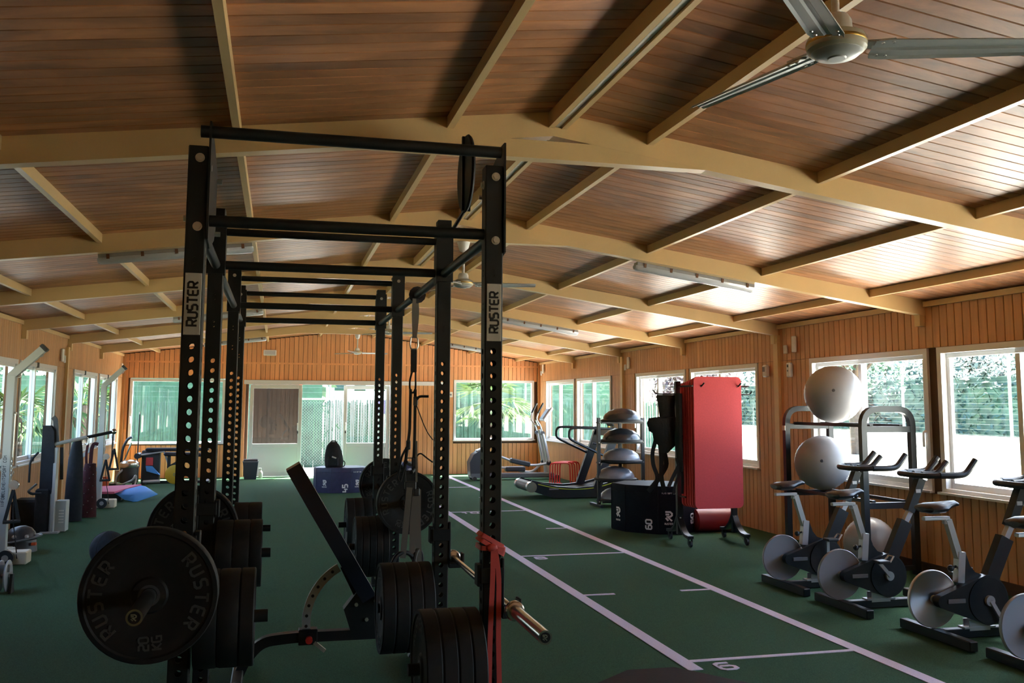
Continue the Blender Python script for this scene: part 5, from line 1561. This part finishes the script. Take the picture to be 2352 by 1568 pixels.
# ------------------------------------------------------------------ pulley machines along the left wall
def chain(mb, a, b, n, r=.004, w=.012):
    a = Vector(a); b = Vector(b)
    for k in range(n):
        c = a.lerp(b, (k + .5) / n)
        L = (b - a).length / n * .62
        pts = [(w * .5 * math.cos(t), L * math.sin(t)) for t in [2 * PI * q / 8 for q in range(8)]]
        if k % 2: P = [(c.x + p[0], c.y, c.z + p[1]) for p in pts]
        else: P = [(c.x, c.y + p[0], c.z + p[1]) for p in pts]
        mb.tube(P, r, 5, closed=True)
def pulley(label, y, x, text, seed):
    o = thing('pulley_machine', label, 'cable machine', (x, y, 0), world=True)
    MB().bbox((x, y, .90), (.075, .075, 1.79), .004).build('column', 'grey_paint', o)
    MB().bar([(x - .01, y, 1.78), (x + .27, y, 2.06)], .07, .07, up=(0, 1, 0)).build('boom', 'grey_paint', o)
    MB().bar([(x + .262, y, 2.052), (x + .285, y, 2.075)], .078, .078, up=(0, 1, 0)).build('boom_cap', 'dark_plastic', o)
    for (px, pz) in ((x + .06, 1.79), (x + .245, 1.995)):
        MB().tube([(px + .022 * math.cos(t), y, pz + .018 * math.sin(t)) for t in [2 * PI * q / 10 for q in range(10)]], .005, 6, closed=True).build('eye_ring', 'steel', o)
    for pz in (1.42, 1.12, .86):
        MB().tube([(x + .045 + .018 * math.cos(t), y, pz + .018 * math.sin(t)) for t in [2 * PI * q / 10 for q in range(10)]], .005, 6, closed=True).build('eye_ring', 'steel', o)
    MB().bar([(x - .02, y, .985), (x - .30, y, .70)], .05, .05, up=(0, 1, 0)).build('brace', 'grey_paint', o)
    MB().bbox((x - .19, y, .555), (.34, .05, .055), .004).build('back_bar', 'grey_paint', o)
    MB().bbox((x - .36, y, .38), (.05, .05, .76), .004).build('back_post', 'grey_paint', o)
    MB().bbox((x + .08, y, .06), (.32, .20, .12), .01).build('base_box', 'cream_box', o)
    MB().bbox((x - .18, y, .03), (.42, .06, .05), .004).build('base_rail', 'grey_paint', o)
    w = MB().cyl((x + .07, y - .16, .075), (x + .07, y - .125, .075), .072, 24).build('transport_wheel', 'dark_plastic', o)
    MB().cyl((x + .07, y - .163, .075), (x + .07, y - .158, .075), .03, 14).build('wheel_hub', 'silver_paint', w)
    MB().cyl((x + .052, y - .02, 1.42), (x + .052, y - .02, .70), .006, 6).build('cable', 'steel', o)
    mb = MB()
    chain(mb, (x + .058, y - .05, 1.0), (x + .06, y - .05, .80), 9)
    mb.build('chain', 'steel', o)
    p = MB().lathe([(.01, -.012), (.045, -.012), (.036, -.004), (.036, .004), (.045, .012), (.01, .012)], 20, TM((x + .085, y - .05, .745), (1, 0, 0), (0, 0, 1))).build('pulley_wheel', 'chrome', o)
    if text:
        word(MB(), text, .026, TM((x + .004, y - .0385, .78), (0, 0, 1), (-1, 0, 0)), sw=.2, t=.001, gap=.3).build('lettering', 'charcoal', o)
    # stirrup handles
    for k, (hx, hy, hz) in enumerate(((x + .085, y - .06, .70), (x + .19, y - .03, .86))):
        if k and not seed: continue
        MB().bar([(hx, hy, hz), (hx - .055, hy - .02, hz - .29)], .03, .005, up=(0, -1, 0)).build('handle_strap', 'black_web', o)
        MB().bar([(hx, hy, hz), (hx + .055, hy + .02, hz - .29)], .03, .005, up=(0, -1, 0)).build('handle_strap', 'black_web', o)
        MB().cyl((hx - .07, hy - .025, hz - .30), (hx + .07, hy + .025, hz - .30), .017, 10).build('handle_grip', 'dark_plastic', o)
    if seed:
        mb = MB()
        chain(mb, (x + .14, y - .03, 1.06), (x + .185, y - .03, .88), 9)
        mb.build('chain', 'steel', o)
    MB().tube(fillet([(x + .09, y - .05, .70), (x + .09, y - .06, .45), (x + .13, y - .08, .25), (x + .16, y - .10, .06)], .1, 4), .005, 6).build('rope', 'black_web', o)
    return o
pulley('grey pulley machine with printed column, cut off by the left edge of the picture', 9.95, -2.51, 'INFO@ELEMENTSPORT.COM', 0)
pulley('grey pulley machine standing near the far left corner, behind the maroon harness', 14.97, -2.52, None, 1)

# flywheel trainers on the floor beside the near pulley machine
o = thing('flywheel_trainer', 'grey domed flywheel trainer lying on the floor beside the left pulley machine', 'flywheel trainer', (-2.52, 10.75, 0))
MB().lathe([(.02, .26), (.07, .252), (.12, .22), (.148, .17), (.155, .13), (.05, .125)], 28, Matrix.Rotation(-.18, 4, 'Y')).build('dome', 'charcoal', o)
MB().lathe([(.10, .118), (.205, .118), (.212, .126), (.205, .134), (.10, .134)], 32, Matrix.Rotation(-.18, 4, 'Y')).build('rim_plate', 'grey_plastic', o)
MB().lathe([(.09, .0), (.14, .0), (.13, .12), (.08, .12)], 24).build('pedestal', 'charcoal', o)
for a in (-1.9, -1.1, -.2): MB().bbox((.15 * math.cos(a), .15 * math.sin(a), .165), (.04, .04, .035), .01).build('bracket', 'silver_paint', o)
MB().bbox((.13, -.10, .085), (.05, .04, .03), .005).build('red_tab', 'orange', o)
o = thing('base_box', 'pale grey box-shaped foot plate on the floor in front of the domed flywheel trainer', 'foot plate', (-2.56, 10.2, 0))
MB().bbox((0, 0, .055), (.17, .20, .11), .006).build('shell', 'grey_paint', o)
MB().box((0, 0, .113), (.13, .16, .006)).build('tread_pad', 'cream_box', o)
o = thing('flywheel_trainer', 'small upright grey flywheel at the left edge of the picture', 'flywheel trainer', (-2.13, 8.45, 0))
for y in (0, .055):
    MB().lathe([(.02, -.008), (.115, -.008), (.125, -.004), (.125, .004), (.115, .008), (.02, .008)], 36, TM((y, -.0, .135), (0, 1, 0), (0, 0, 1))).build('disc', 'flywheel', o)
MB().cyl((-.04, 0, .135), (.09, 0, .135), .018, 14).build('axle', 'steel', o)
MB().prism([(-.05, 0), (.05, 0), (.02, .15), (-.02, .15)], -.01, .01, TM((.085, 0, 0), (0, 1, 0), (0, 0, 1))).build('stand', 'bike_black', o)
MB().prism([(-.05, 0), (.05, 0), (.02, .15), (-.02, .15)], -.01, .01, TM((-.04, 0, 0), (0, 1, 0), (0, 0, 1))).build('stand', 'bike_black', o)
MB().bbox((.07, -.03, .20), (.03, .05, .06), .005).build('guard', 'silver_paint', o)

# squat machine between them
o = thing('squat_machine', 'dark grey standing strength machine with long horizontal arm and vented box, by the left windows', 'strength machine', (-2.58, 12.2, 0), world=True)
MB().bbox((-2.575, 12.2, .50), (.105, .10, 1.0), .006).build('column', 'grey_paint', o)
MB().bbox((-2.535, 12.12, .42), (.035, .05, .80), .003).build('front_rail', 'silver_paint', o)
MB().loft([[(-2.70, 12.14, z), (-2.70 + w, 12.14, z), (-2.70 + w, 12.22, z), (-2.70, 12.22, z)] for z, w in ((.46, .13), (.70, .15), (1.0, .14), (1.20, .125), (1.26, .09))]).build('back_pad', 'navy_cloth', o)
MB().bbox((-2.66, 12.18, .26), (.16, .12, .52), .02).build('lower_pad', 'black_cloth', o)
MB().bar(fillet([(-2.605, 12.2, 1.36), (-2.575, 12.2, 1.33), (-2.545, 12.2, 1.05)], .03, 3), .05, .04, up=(0, 1, 0)).build('lever', 'dark_plastic', o)
MB().tube([(-2.585, 12.17, 1.035), (-2.24, 12.30, 1.115)], .022, 10).build('arm', 'grey_paint', o)
MB().tube([(-2.24, 12.30, 1.115), (-1.97, 12.42, 1.175)], .020, 10).build('arm_extension', 'bike_black', o)
MB().sphere((-1.955, 12.43, 1.18), .034, 12, 8).build('arm_pulley', 'chrome', o)
MB().tube([(-2.24 + .03 * math.cos(t), 12.29, 1.07 + .05 * math.sin(t)) for t in [2 * PI * q / 12 for q in range(12)]], .007, 6, closed=True).build('snap_hook', 'chrome', o)
MB().cyl((-1.96, 12.42, 1.15), (-1.965, 12.42, .80), .008, 6).build('cable', 'black_web', o)
MB().bbox((-2.47, 12.28, .19), (.13, .18, .36), .006).build('vented_box', 'grey_paint', o)
for k in range(5): MB().box((-2.455, 12.187, .12 + k * .034), (.055, .006, .014)).build('vent_slot', 'white_plastic', o)
MB().bbox((-2.56, 12.15, .012), (.20, .16, .024), .004).build('floor_plate', 'silver_paint', o)
MB().bbox((-2.86, 12.45, .19), (.34, .36, .38), .03).build('counterweight_cover', 'black_cloth', o)
MB().bar(fillet([(-2.72, 12.1, .58), (-2.80, 12.05, .50), (-2.76, 12.05, .47), (-2.66, 12.08, .47)], .02, 3), .022, .02).build('side_handle', 'dark_plastic', o)
MB().tube(fillet([(-2.72, 12.1, .95), (-2.80, 12.08, .85), (-2.80, 12.08, .60)], .05, 4), .014, 6).build('hose', 'black_web', o)
MB().bar([(-2.49, 12.2, 1.0), (-2.475, 12.2, .62)], .035, .02).build('hanging_belt', 'black_web', o)
for k in range(3): MB().bbox((-3.085, 13.0, 1.02 + k * .10), (.02, .10, .05), .004).build('wall_switch', 'white_plastic', o) if False else None

# cloths hung from the arm
rag('hanging_cape', 'long black cloth hanging beside the dark strength machine by the left wall', 'cloth', (-2.52, 13.25, 0),
    [(1.05, -.05, .05), (.98, -.07, .06), (.80, -.10, .08), (.50, -.115, .09), (.25, -.12, .10), (.012, -.125, .10)], .07, 'navy_cloth', seed=8)
rag('harness', 'maroon studded harness hanging to the floor in front of the far pulley machine', 'harness', (-2.42, 13.65, 0),
    [(.72, -.07, .07), (.66, -.085, .075), (.45, -.10, .085), (.20, -.11, .10), (.012, -.115, .105)], .055, 'maroon',
    [('hook_strap', [(.0, 0, .70), (.005, 0, .92), (.03, 0, .99), (.085, 0, .975)], .045, .02),
     ('hook_strap', [(-.05, 0, .70), (-.06, 0, .84), (-.045, 0, .98)], .03, .012)], mname='harness_body', seed=12)
h_ = bpy.data.objects['harness']
for k in range(14):
    z = .08 + .05 * k; x = .06 * math.sin(k * 2.1)
    MB().cyl((x, -.05, z), (x, -.060, z), .006, 8).build('stud', 'bolt', h_)

# medicine ball
o = thing('medicine_ball', 'dark medicine ball on the turf behind the left barbell plate', 'medicine ball', (-1.50, 9.55, .165))
MB().sphere((0, 0, 0), .165, 36, 20).build('ball', 'navy_cloth', o)
for a in (0, PI / 3, 2 * PI / 3):
    MB().tube([(.1655 * math.cos(t) * math.cos(a), .1655 * math.cos(t) * math.sin(a), .1655 * math.sin(t)) for t in [2 * PI * q / 40 for q in range(40)]], .0025, 5, closed=True).build('seam', 'black_rubber', o)

# ------------------------------------------------------------------ far left corner
def soft_sheet(name, label, loc, corners, th, m, lift):
    o = thing(name, label, 'mat', loc)
    nx, ny = 8, 6
    v = []
    for s in (0, -th):
        for j in range(ny + 1):
            for i in range(nx + 1):
                a, b = i / nx, j / ny
                p = (Vector(corners[0]) * (1 - a) + Vector(corners[1]) * a) * (1 - b) + (Vector(corners[3]) * (1 - a) + Vector(corners[2]) * a) * b
                v.append((p.x, p.y, p.z + s + lift * math.sin(a * PI * 1.5) * math.sin(b * PI)))
    k = (nx + 1) * (ny + 1)
    f = []
    I = lambda i, j: j * (nx + 1) + i
    for j in range(ny):
        for i in range(nx):
            f += [[I(i, j), I(i + 1, j), I(i + 1, j + 1), I(i, j + 1)], [k + I(i, j), k + I(i, j + 1), k + I(i + 1, j + 1), k + I(i + 1, j)]]
    for i in range(nx):
        f += [[I(i, 0), k + I(i, 0), k + I(i + 1, 0), I(i + 1, 0)], [I(i, ny), I(i + 1, ny), k + I(i + 1, ny), k + I(i, ny)]]
    for j in range(ny):
        f += [[I(0, j), I(0, j + 1), k + I(0, j + 1), k + I(0, j)], [I(nx, j), k + I(nx, j), k + I(nx, j + 1), I(nx, j + 1)]]
    mb = MB(); mb.v = v; mb.f = f
    mb.build('mat', m, o)
    return o
o = thing('storage_crate', 'dark crate under the pink mats near the far left corner', 'crate', (-2.56, 16.15, 0))
MB().bbox((0, 0, .06), (.42, .50, .115), .008).build('crate_body', 'dark_plastic', o)
MB().bbox((0, 0, .125), (.44, .52, .02), .006).build('crate_rim', 'silver_paint', o)
soft_sheet('folded_mat', 'pink foam mat lying uppermost on the crate in the far left corner', (-2.45, 16.05, 0), [(-.30, -.26, .160), (.02, -.28, .158), (.32, .42, .21), (-.30, .42, .19)], .022, 'pink_mat', .0)
soft_sheet('folded_mat', 'pink foam mat lying lower, under the uppermost pink mat', (-2.45, 16.05, 0), [(-.29, -.26, .136), (.0, -.28, .135), (.26, .36, .184), (-.28, .40, .166)], .010, 'pink_mat', .0)
o = thing('folded_mat', 'crumpled blue foam mat spilling onto the turf beside the pink mats', 'mat', (-2.16, 16.0, 0))
vv = [(-.30, -.10, .14), (.06, .22, .21), (.02, -.16, .10), (-.12, -.20, .03), (.08, -.26, .01), (.34, .02, .09), (.12, .28, .19), (.10, -.12, .10), (.02, -.30, .012), (-.22, -.18, .10)]
ff = [(0, 2, 1), (0, 9, 2), (9, 3, 2), (2, 3, 8), (2, 8, 4), (2, 7, 1), (7, 2, 4), (1, 7, 5), (1, 5, 6), (7, 4, 5)]
me_ = MB().add(vv, ff).mesh('mat', 'blue_mat')
o2 = inst(me_, 'mat', o)
sd = o2.modifiers.new('thickness', 'SOLIDIFY'); sd.thickness = .014
o = thing('bucket', 'orange bucket against the left wall in front of the sunlit corner post', 'bucket', (-2.90, 17.4, 0))
MB().lathe([(.10, 0), (.135, .25), (.142, .26), (.135, .265), (.125, .25), (.095, .012), (.001, .012)], 24).build('pail', 'orange', o)
MB().tube(fillet([(-.135, 0, .25), (-.12, -.07, .30), (.12, -.07, .30), (.135, 0, .25)], .08, 5), .004, 6).build('bail', 'steel', o)

# vacuum cleaner
o = thing('vacuum_cleaner', 'drum vacuum cleaner with a chrome lid and curled hose in the far left corner', 'vacuum cleaner', (-2.66, 18.85, 0))
MB().lathe([(.13, .05), (.165, .06), (.165, .34), (.15, .345)], 28).build('drum', 'dark_plastic', o)
MB().lathe([(.172, .34), (.178, .36), (.172, .42), (.13, .46), (.05, .475), (.001, .478)], 28).build('lid', 'chrome', o)
for k in range(4):
    a = PI / 4 + k * PI / 2
    MB().sphere((.14 * math.cos(a), .14 * math.sin(a), .03), .03, 10, 7).build('caster', 'dark_plastic', o)
MB().tube(fillet([(-.10, -.12, .30), (-.20, -.16, .20), (-.22, -.14, .05), (-.10, -.22, .03), (.10, -.22, .12), (.14, -.2, .22), (.15, -.18, .12), (.13, -.2, .03)], .08, 5), .018, 8).build('loose_hose', 'silver_paint', o)
MB().tube(fillet([(-.16, .05, .42), (-.14, .04, .70), (-.06, .02, .86), (.02, .0, .90)], .2, 6), .024, 10).build('hose', 'dark_plastic', o)
MB().tube([(-.24, -.04, .04), (-.10, -.04, .44), (.02, -.05, .80)], .014, 8).build('wand', 'chrome', o)
MB().bbox((-.26, -.05, .03), (.12, .22, .05), .012).build('floor_nozzle', 'dark_plastic', o)
MB().cyl((-.22, .12, .06), (-.22, .12, .28), .06, 14).build('side_tank', 'cream_box', o)
# pole leaning
o = thing('pole', 'thin dark pole standing upright in front of the far left window', 'pole', (-2.60, 19.35, 0))
MB().tube([(0, 0, .0), (.012, .0, 1.32)], .012, 8).build('shaft', 'dark_plastic', o)
MB().cyl((.012, 0, 1.32), (.012, 0, 1.36), .013, 8).build('tip', 'white_plastic', o)
# leg machine
Ym = 19.2
o = thing('leg_machine', 'dark leg-curl bench machine with roller pads under the far left window', 'gym bench', (-1.9, Ym, 0), world=True)
MB().bbox((-1.85, Ym, .03), (1.20, .07, .05), .006).build('base_beam', 'bike_black', o)
for x in (-2.42, -1.28): MB().bbox((x, Ym, .03), (.08, .60, .06), .008).build('foot', 'bike_black', o)
MB().bbox((-1.86, Ym + .1, .645), (1.16, .26, .06), .02).build('top_pad', 'navy_cloth', o)
MB().bbox((-1.72, Ym - .12, .56), (.72, .28, .07), .025, R=Matrix.Rotation(.03, 3, 'Y')).build('seat_pad', 'seat_vinyl', o)
MB().cyl((-2.56, Ym - .18, .535), (-2.56, Ym + .14, .535), .055, 18).build('roller_pad', 'dark_plastic', o)
MB().tube([(-2.56, Ym, .535), (-2.10, Ym, .61), (-1.94, Ym, .18)], .02, 8).build('lever_arm', 'silver_paint', o)
MB().bbox((-2.34, Ym + .12, .33), (.34, .14, .60), .02).build('weight_housing', 'dark_plastic', o)
MB().bbox((-2.36, Ym + .04, .42), (.13, .03, .15), .004).build('red_panel', 'red_mat', o)
MB().loft([[(-2.42, Ym - .02, .34), (-2.30, Ym - .02, .33), (-2.30, Ym + .06, .33), (-2.42, Ym + .06, .34)], [(-2.40, Ym - .04, .24), (-2.16, Ym - .04, .17), (-2.16, Ym + .06, .17), (-2.40, Ym + .06, .24)]]).build('blue_panel', 'blue_mat', o)
for x in (-2.0, -1.5): MB().bbox((x, Ym, .31), (.06, .07, .56), .005).build('post', 'bike_black', o)
MB().bar([(-2.02, Ym - .03, .30), (-1.65, Ym - .03, .52)], .05, .05).build('strut', 'bike_black', o)
MB().cyl((-2.42, Ym - .28, .06), (-2.12, Ym - .28, .07), .03, 10).build('foam_handle', 'silver_paint', o)
o = thing('weight_disc', 'yellow disc leaning against the leg machine under the far left window', 'disc', (-1.86, 18.98, .185), 0)
MB().lathe([(.02, -.015), (.17, -.013), (.183, -.006), (.183, .006), (.17, .013), (.02, .015)], 36, TM((0, 0, 0), (1, 0, 0), (0, -.12, 1))).build('disc', 'yellow', o)
MB().lathe([(.018, -.017), (.032, -.017), (.032, .017), (.018, .017), (.018, -.017)], 20, TM((0, 0, 0), (1, 0, 0), (0, -.12, 1))).build('hub', 'steel', o)

# by the door
o = thing('waste_bin', 'dark square swing-lid bin beside the left sliding door', 'bin', (-.50, 20.0, 0))
MB().loft([[(-w, -d, z), (w, -d, z), (w, d, z), (-w, d, z)] for z, w, d in ((0, .115, .09), (.01, .12, .095), (.34, .15, .12), (.345, .15, .12))]).build('body', 'charcoal', o)
MB().bbox((0, 0, .355), (.315, .255, .025), .008).build('rim', 'grey_plastic', o)
MB().bbox((0, 0, .385), (.29, .23, .035), .012).build('lid', 'charcoal', o)
o = thing('spray_bottle', 'translucent white spray bottle on the floor beside the bin', 'bottle', (-.30, 20.2, 0))
MB().lathe([(.038, 0), (.042, .01), (.042, .11), (.03, .14), (.016, .155), (.014, .18)], 18).build('bottle', 'white_plastic', o)
MB().bbox((-.012, 0, .195), (.06, .022, .03), .006).build('spray_head', 'white_plastic', o)
MB().bar([(-.02, 0, .185), (-.035, 0, .15)], .012, .008).build('trigger', 'white_plastic', o)
o = thing('bag', 'small dark blue bag with pale lettering by the far wall, behind the rear plate', 'bag', (2.50, 18.2, 0))
MB().loft([[(-w, -.12, z), (w, -.12, z), (w, .12, z), (-w, .12, z)] for z, w in ((0, .15), (.03, .16), (.36, .15), (.42, .12))]).build('bag_body', 'navy_box', o)
MB().tube(fillet([(-.10, -.10, .41), (-.08, -.10, .50), (.08, -.10, .50), (.10, -.10, .41)], .05, 4), .010, 6).build('handle', 'black_web', o)
MB().bbox((.02, -.125, .17), (.13, .01, .09), .004).build('pocket', 'black_cloth', o)
word(MB(), 'HAH', .035, TM((0.02, -.1215, .27), (1, 0, 0), (0, 0, 1)), sw=.2, t=.002).build('lettering', 'white_print', o)

# backpack
o = thing('backpack', 'black backpack with a top handle standing on the low navy jump box', 'backpack', (.985, 16.78, .43))
rings = []
n = 20
for (z, w, d, cx) in ((0, .14, .085, .01), (.015, .155, .10, .01), (.10, .165, .11, .008), (.20, .155, .10, .0), (.30, .135, .085, -.006), (.37, .112, .07, -.010), (.42, .075, .05, -.012), (.44, .035, .03, -.012)):
    rings.append([(cx + w * math.copysign(abs(math.cos(t)) ** .7, math.cos(t)), d * math.copysign(abs(math.sin(t)) ** .7, math.sin(t)), z) for t in [2 * PI * q / n for q in range(n)]])
MB().loft(rings).build('bag', 'black_cloth', o)
MB().tube(fillet([(-.07, 0, .405), (-.05, -.01, .455), (.03, -.01, .455), (.05, 0, .41)], .03, 4), .010, 6).build('top_handle', 'black_web', o)
pk = MB().bbox((-.02, -.105, .10), (.20, .05, .16), .02).build('front_pocket', 'black_cloth', o)
MB().bbox((.0, -.133, .175), (.08, .008, .026), .003, R=Matrix.Rotation(.35, 3, 'Y')).build('reflective_tab', 'silver_paint', pk)
MB().bbox((.06, -.115, .10), (.012, .01, .03), .003).build('zip_pull', 'steel', o)
MB().tube(fillet([(.15, .0, .12), (.20, -.01, .09), (.19, -.02, .015), (.15, -.02, .01)], .03, 4), .009, 6).build('shoulder_strap', 'black_web', o)
# ------------------------------------------------------------------ ceiling fans
def fan(label, x, y, rot, z=2.50, ztop=2.862):
    o = thing('ceiling_fan', label, 'ceiling fan', (x, y, z), 0, 'ceiling fans under the roof beams')
    MB().lathe([(.001, -.024), (.023, -.024), (.026, -.020), (.029, -.020), (.056, -.016), (.068, -.006), (.070, .002)], 36).build('hub_cap', 'fan_grey', o)
    MB().lathe([(.069, -.004), (.074, -.002), (.080, .004), (.081, .010), (.081, .028), (.075, .040), (.05, .052), (.02, .056)], 36).build('motor_housing', 'fan_cream', o)
    MB().lathe([(.0812, .016), (.0822, .018), (.0822, .023), (.0812, .025)], 36).build('trim_ring', 'gold', o)
    MB().lathe([(.045, .05), (.042, .085), (.034, .10), (.012, .105)], 20).build('lower_cup', 'white_plastic', o)
    MB().cyl((0, 0, .10), (0, 0, ztop - z - .06), .011, 12).build('down_rod', 'white_plastic', o)
    MB().lathe([(.014, 0), (.034, .012), (.052, .075), (.052, .085), (.001, .085)], 24, Matrix.Translation((0, 0, ztop - z - .085))).build('ceiling_cup', 'white_plastic', o)
    for k in range(3):
        a = rot + k * 2 * PI / 3
        R = Matrix.Rotation(a, 4, 'Z') @ Matrix.Rotation(math.radians(-11), 4, 'X')
        bl = []
        for (r_, w, dz) in ((.10, .085, .0), (.13, .098, .0), (.40, .090, .002), (.585, .074, .003), (.60, .058, .003)):
            prof = [(-w / 2, -.006), (-w / 2 + .008, 0), (-.012, .0), (-.006, .005), (.006, .005), (.012, 0), (w / 2 - .008, 0), (w / 2, -.006)]
            bl.append([(r_, p[0], dz + .012 + p[1]) for p in prof] + [(r_, p[0], dz + .009 + p[1]) for p in prof[::-1]])
        b = MB().loft(bl, T=R).build('blade', 'fan_grey', o)
        sc = MB()
        for (sx, sy) in ((.118, -.03), (.118, .03), (.145, -.034), (.145, .034)): sc.lathe([(.001, .004), (.004, .003), (.005, .006)], 8, R @ Matrix.Translation((sx, sy, .000)))
        sc.build('rivets', 'steel', b)
        MB().loft([[(.055, -.012, .020), (.055, .012, .020), (.055, .012, .026), (.055, -.012, .026)], [(.11, -.02, .018), (.11, .02, .018), (.11, .02, .024), (.11, -.02, .024)], [(.155, -.03, .018), (.155, .03, .018), (.155, .03, .022), (.155, -.03, .022)]], T=R).build('blade_arm', 'fan_grey', b)
    return o
fan('big grey ceiling fan nearest the camera, at the top right', 1.475, 2.19, math.radians(-16))
fan('ceiling fan hanging behind the near right upright', 1.455, 7.45, math.radians(-9.5))
fan('ceiling fan hanging third along the ridge, mostly behind the far uprights', 1.455, 12.71, math.radians(0))
fan('small-looking ceiling fan nearest the far wall', 1.455, 17.97, math.radians(10))

# ------------------------------------------------------------------ strip lamps under the beams
def lamp(label, x0, x1, y):
    y = y + RT / 2 + .055
    z0, z1 = ceil_z(x0) - RD - .03, ceil_z(x1) - RD - .03
    c = Vector(((x0 + x1) / 2, y, (z0 + z1) / 2))
    d = Vector((x1 - x0, 0, z1 - z0)); L = d.length; d.normalize()
    o = thing('strip_lamp', label, 'ceiling light', c, 0, 'strip lamps under the roof beams')
    T = TM((0, 0, 0), d, (0, 1, 0))
    prof = lambda s: [(-L / 2 * s, -.05), (-L / 2 * s, .05)]
    bd = MB()
    bd.loft([[(sx, -.048, .004), (sx, -.042, .032), (sx, .042, .032), (sx, .048, .004)] for sx in (-L / 2 + .01, L / 2 - .01)], T=T)
    bd.build('housing', 'lamp_body', o)
    cv = []
    for sx, k in ((-L / 2, .75), (-L / 2 + .02, 1), (L / 2 - .02, 1), (L / 2, .75)):
        cv.append([(sx, .05 * k * math.cos(t), .002 - .045 * k * math.sin(t)) for t in [PI * q / 8 for q in range(9)]])
    MB().loft(cv, T=T).build('cover', 'lamp_cover', o)
    for q in range(5):
        sx = -L / 2 + .08 + (L - .16) * q / 4
        for sy in (-1, 1): MB().add([], []).box((sx, sy * .050, .008), (.022, .006, .036), T=T).build('clip', 'rust', o)
    for q in (.25, .75):
        sx = -L / 2 + L * q
        MB().box((sx, -.0, .045), (.04, .09, .05), T=T).build('mounting_block', 'lamp_body', o)
for lab, x0, x1, y in (('strip lamp under the second beam on the right', 3.0, 4.14, 7.45), ('strip lamp under the fourth beam on the right', 3.06, 4.20, 12.71), ('short-looking strip lamp nearest the far wall on the right', 3.0, 4.10, 17.97),
                       ('strip lamp under the second beam on the left, behind the rig', -1.36, -.22, 7.45), ('strip lamp under the fourth beam on the left, behind the rig', -1.36, -.22, 12.71), ('strip lamp nearest the far wall on the left', -1.36, -.24, 17.97)):
    lamp(lab, x0, x1, y)

# ------------------------------------------------------------------ things on the walls
def wall_box(name, label, cat, c, size, normal, m, extra=None, group=None):
    rz = {(-1, 0): -PI / 2, (1, 0): PI / 2, (0, -1): 0}[normal]
    o = thing(name, label, cat, c, rz, group)
    MB().bbox((0, -size[1] / 2, 0), size, min(size) * .25).build('casing', m, o)
    if extra: extra(o)
    return o
def sw(o): MB().bbox((0, -.018, 0), (.022, .012, .03), .003).build('rocker', 'white_plastic', o)
def led(o): MB().bbox((0, -.048, .045), (.02, .006, .03), .002).build('lens', 'dark_plastic', o); MB().bbox((0, -.048, -.01), (.016, .005, .02), .002).build('badge', 'grey_plastic', o)
X_ = XR - BT - .001
wall_box('junction_box', 'white junction box high on the right wall, left of the large ball window', 'switch box', (X_, 9.64, 2.24), (.075, .03, .19), (-1, 0), 'white_plastic', sw)
wall_box('light_switch', 'small white switch high on the right wall, just left of the junction box', 'switch', (X_, 9.84, 2.19), (.07, .02, .10), (-1, 0), 'white_plastic', sw)
wall_box('sensor', 'white alarm sensor on the right wall left of the beige post', 'sensor', (X_, 10.27, 1.95), (.09, .06, .15), (-1, 0), 'white_plastic', lambda o: MB().bbox((0, -.062, .02), (.05, .006, .06), .002).build('lens', 'grey_plastic', o))
wall_box('sensor', 'white dispenser with a dark dot on the right wall, right of the beige post', 'dispenser', (X_, 9.74, 1.945), (.085, .045, .17), (-1, 0), 'white_plastic', led)
wall_box('junction_box', 'white junction box on the right wall between the purple-tree window and the far pair', 'switch box', (X_, 14.92, 2.25), (.08, .03, .20), (-1, 0), 'white_plastic', sw)
wall_box('light_switch', 'small white switch beside the junction box in the middle of the right wall', 'switch', (X_, 15.08, 2.18), (.07, .02, .10), (-1, 0), 'white_plastic', sw)
wall_box('junction_box', 'white junction box in the far right corner above the cross trainer', 'switch box', (X_, 20.18, 2.34), (.08, .03, .20), (-1, 0), 'white_plastic', sw)
wall_box('light_switch', 'small white switch in the far right corner below the junction box', 'switch', (X_, 20.36, 2.25), (.07, .02, .10), (-1, 0), 'white_plastic', sw)
wall_box('junction_box', 'white junction box high on the left wall beside the beige post', 'switch box', (XL + BT + .001, 14.85, 2.23), (.09, .03, .19), (1, 0), 'white_plastic', sw)
wall_box('light_switch', 'small white switch high on the left wall beside the junction box', 'switch', (XL + BT + .001, 15.03, 2.18), (.07, .02, .11), (1, 0), 'white_plastic', sw)
wall_box('sensor', 'white sensor in the far left corner above the window', 'sensor', (XL + BT + .001, 20.2, 2.24), (.06, .04, .20), (1, 0), 'white_plastic', sw)
wall_box('emergency_light', 'white emergency light high on the far wall left of the ridge', 'emergency light', (-.19, YF - .001, 2.625), (.27, .05, .125), (0, -1), 'white_plastic', lambda o: MB().bbox((0, -.052, 0), (.22, .006, .085), .002).build('diffuser', 'lamp_cover', o))
wall_box('socket_outlet', 'small socket on the far wall left of the right window', 'socket', (3.76, YF - .001, 1.755), (.085, .015, .12), (0, -1), 'white_plastic', lambda o: MB().lathe([(.001, 0), (.02, 0), (.024, -.004), (.024, -.006)], 16, TM((0, -.0165, 0), (1, 0, 0), (0, 0, 1))).build('face', 'grey_plastic', o))

for o_ in COL.objects:
    if o_.type == 'MESH' and o_.name.split('.')[0] in ('lettering', 'rivets', 'eyelets', 'chain'):
        o_['kind'] = 'stuff'
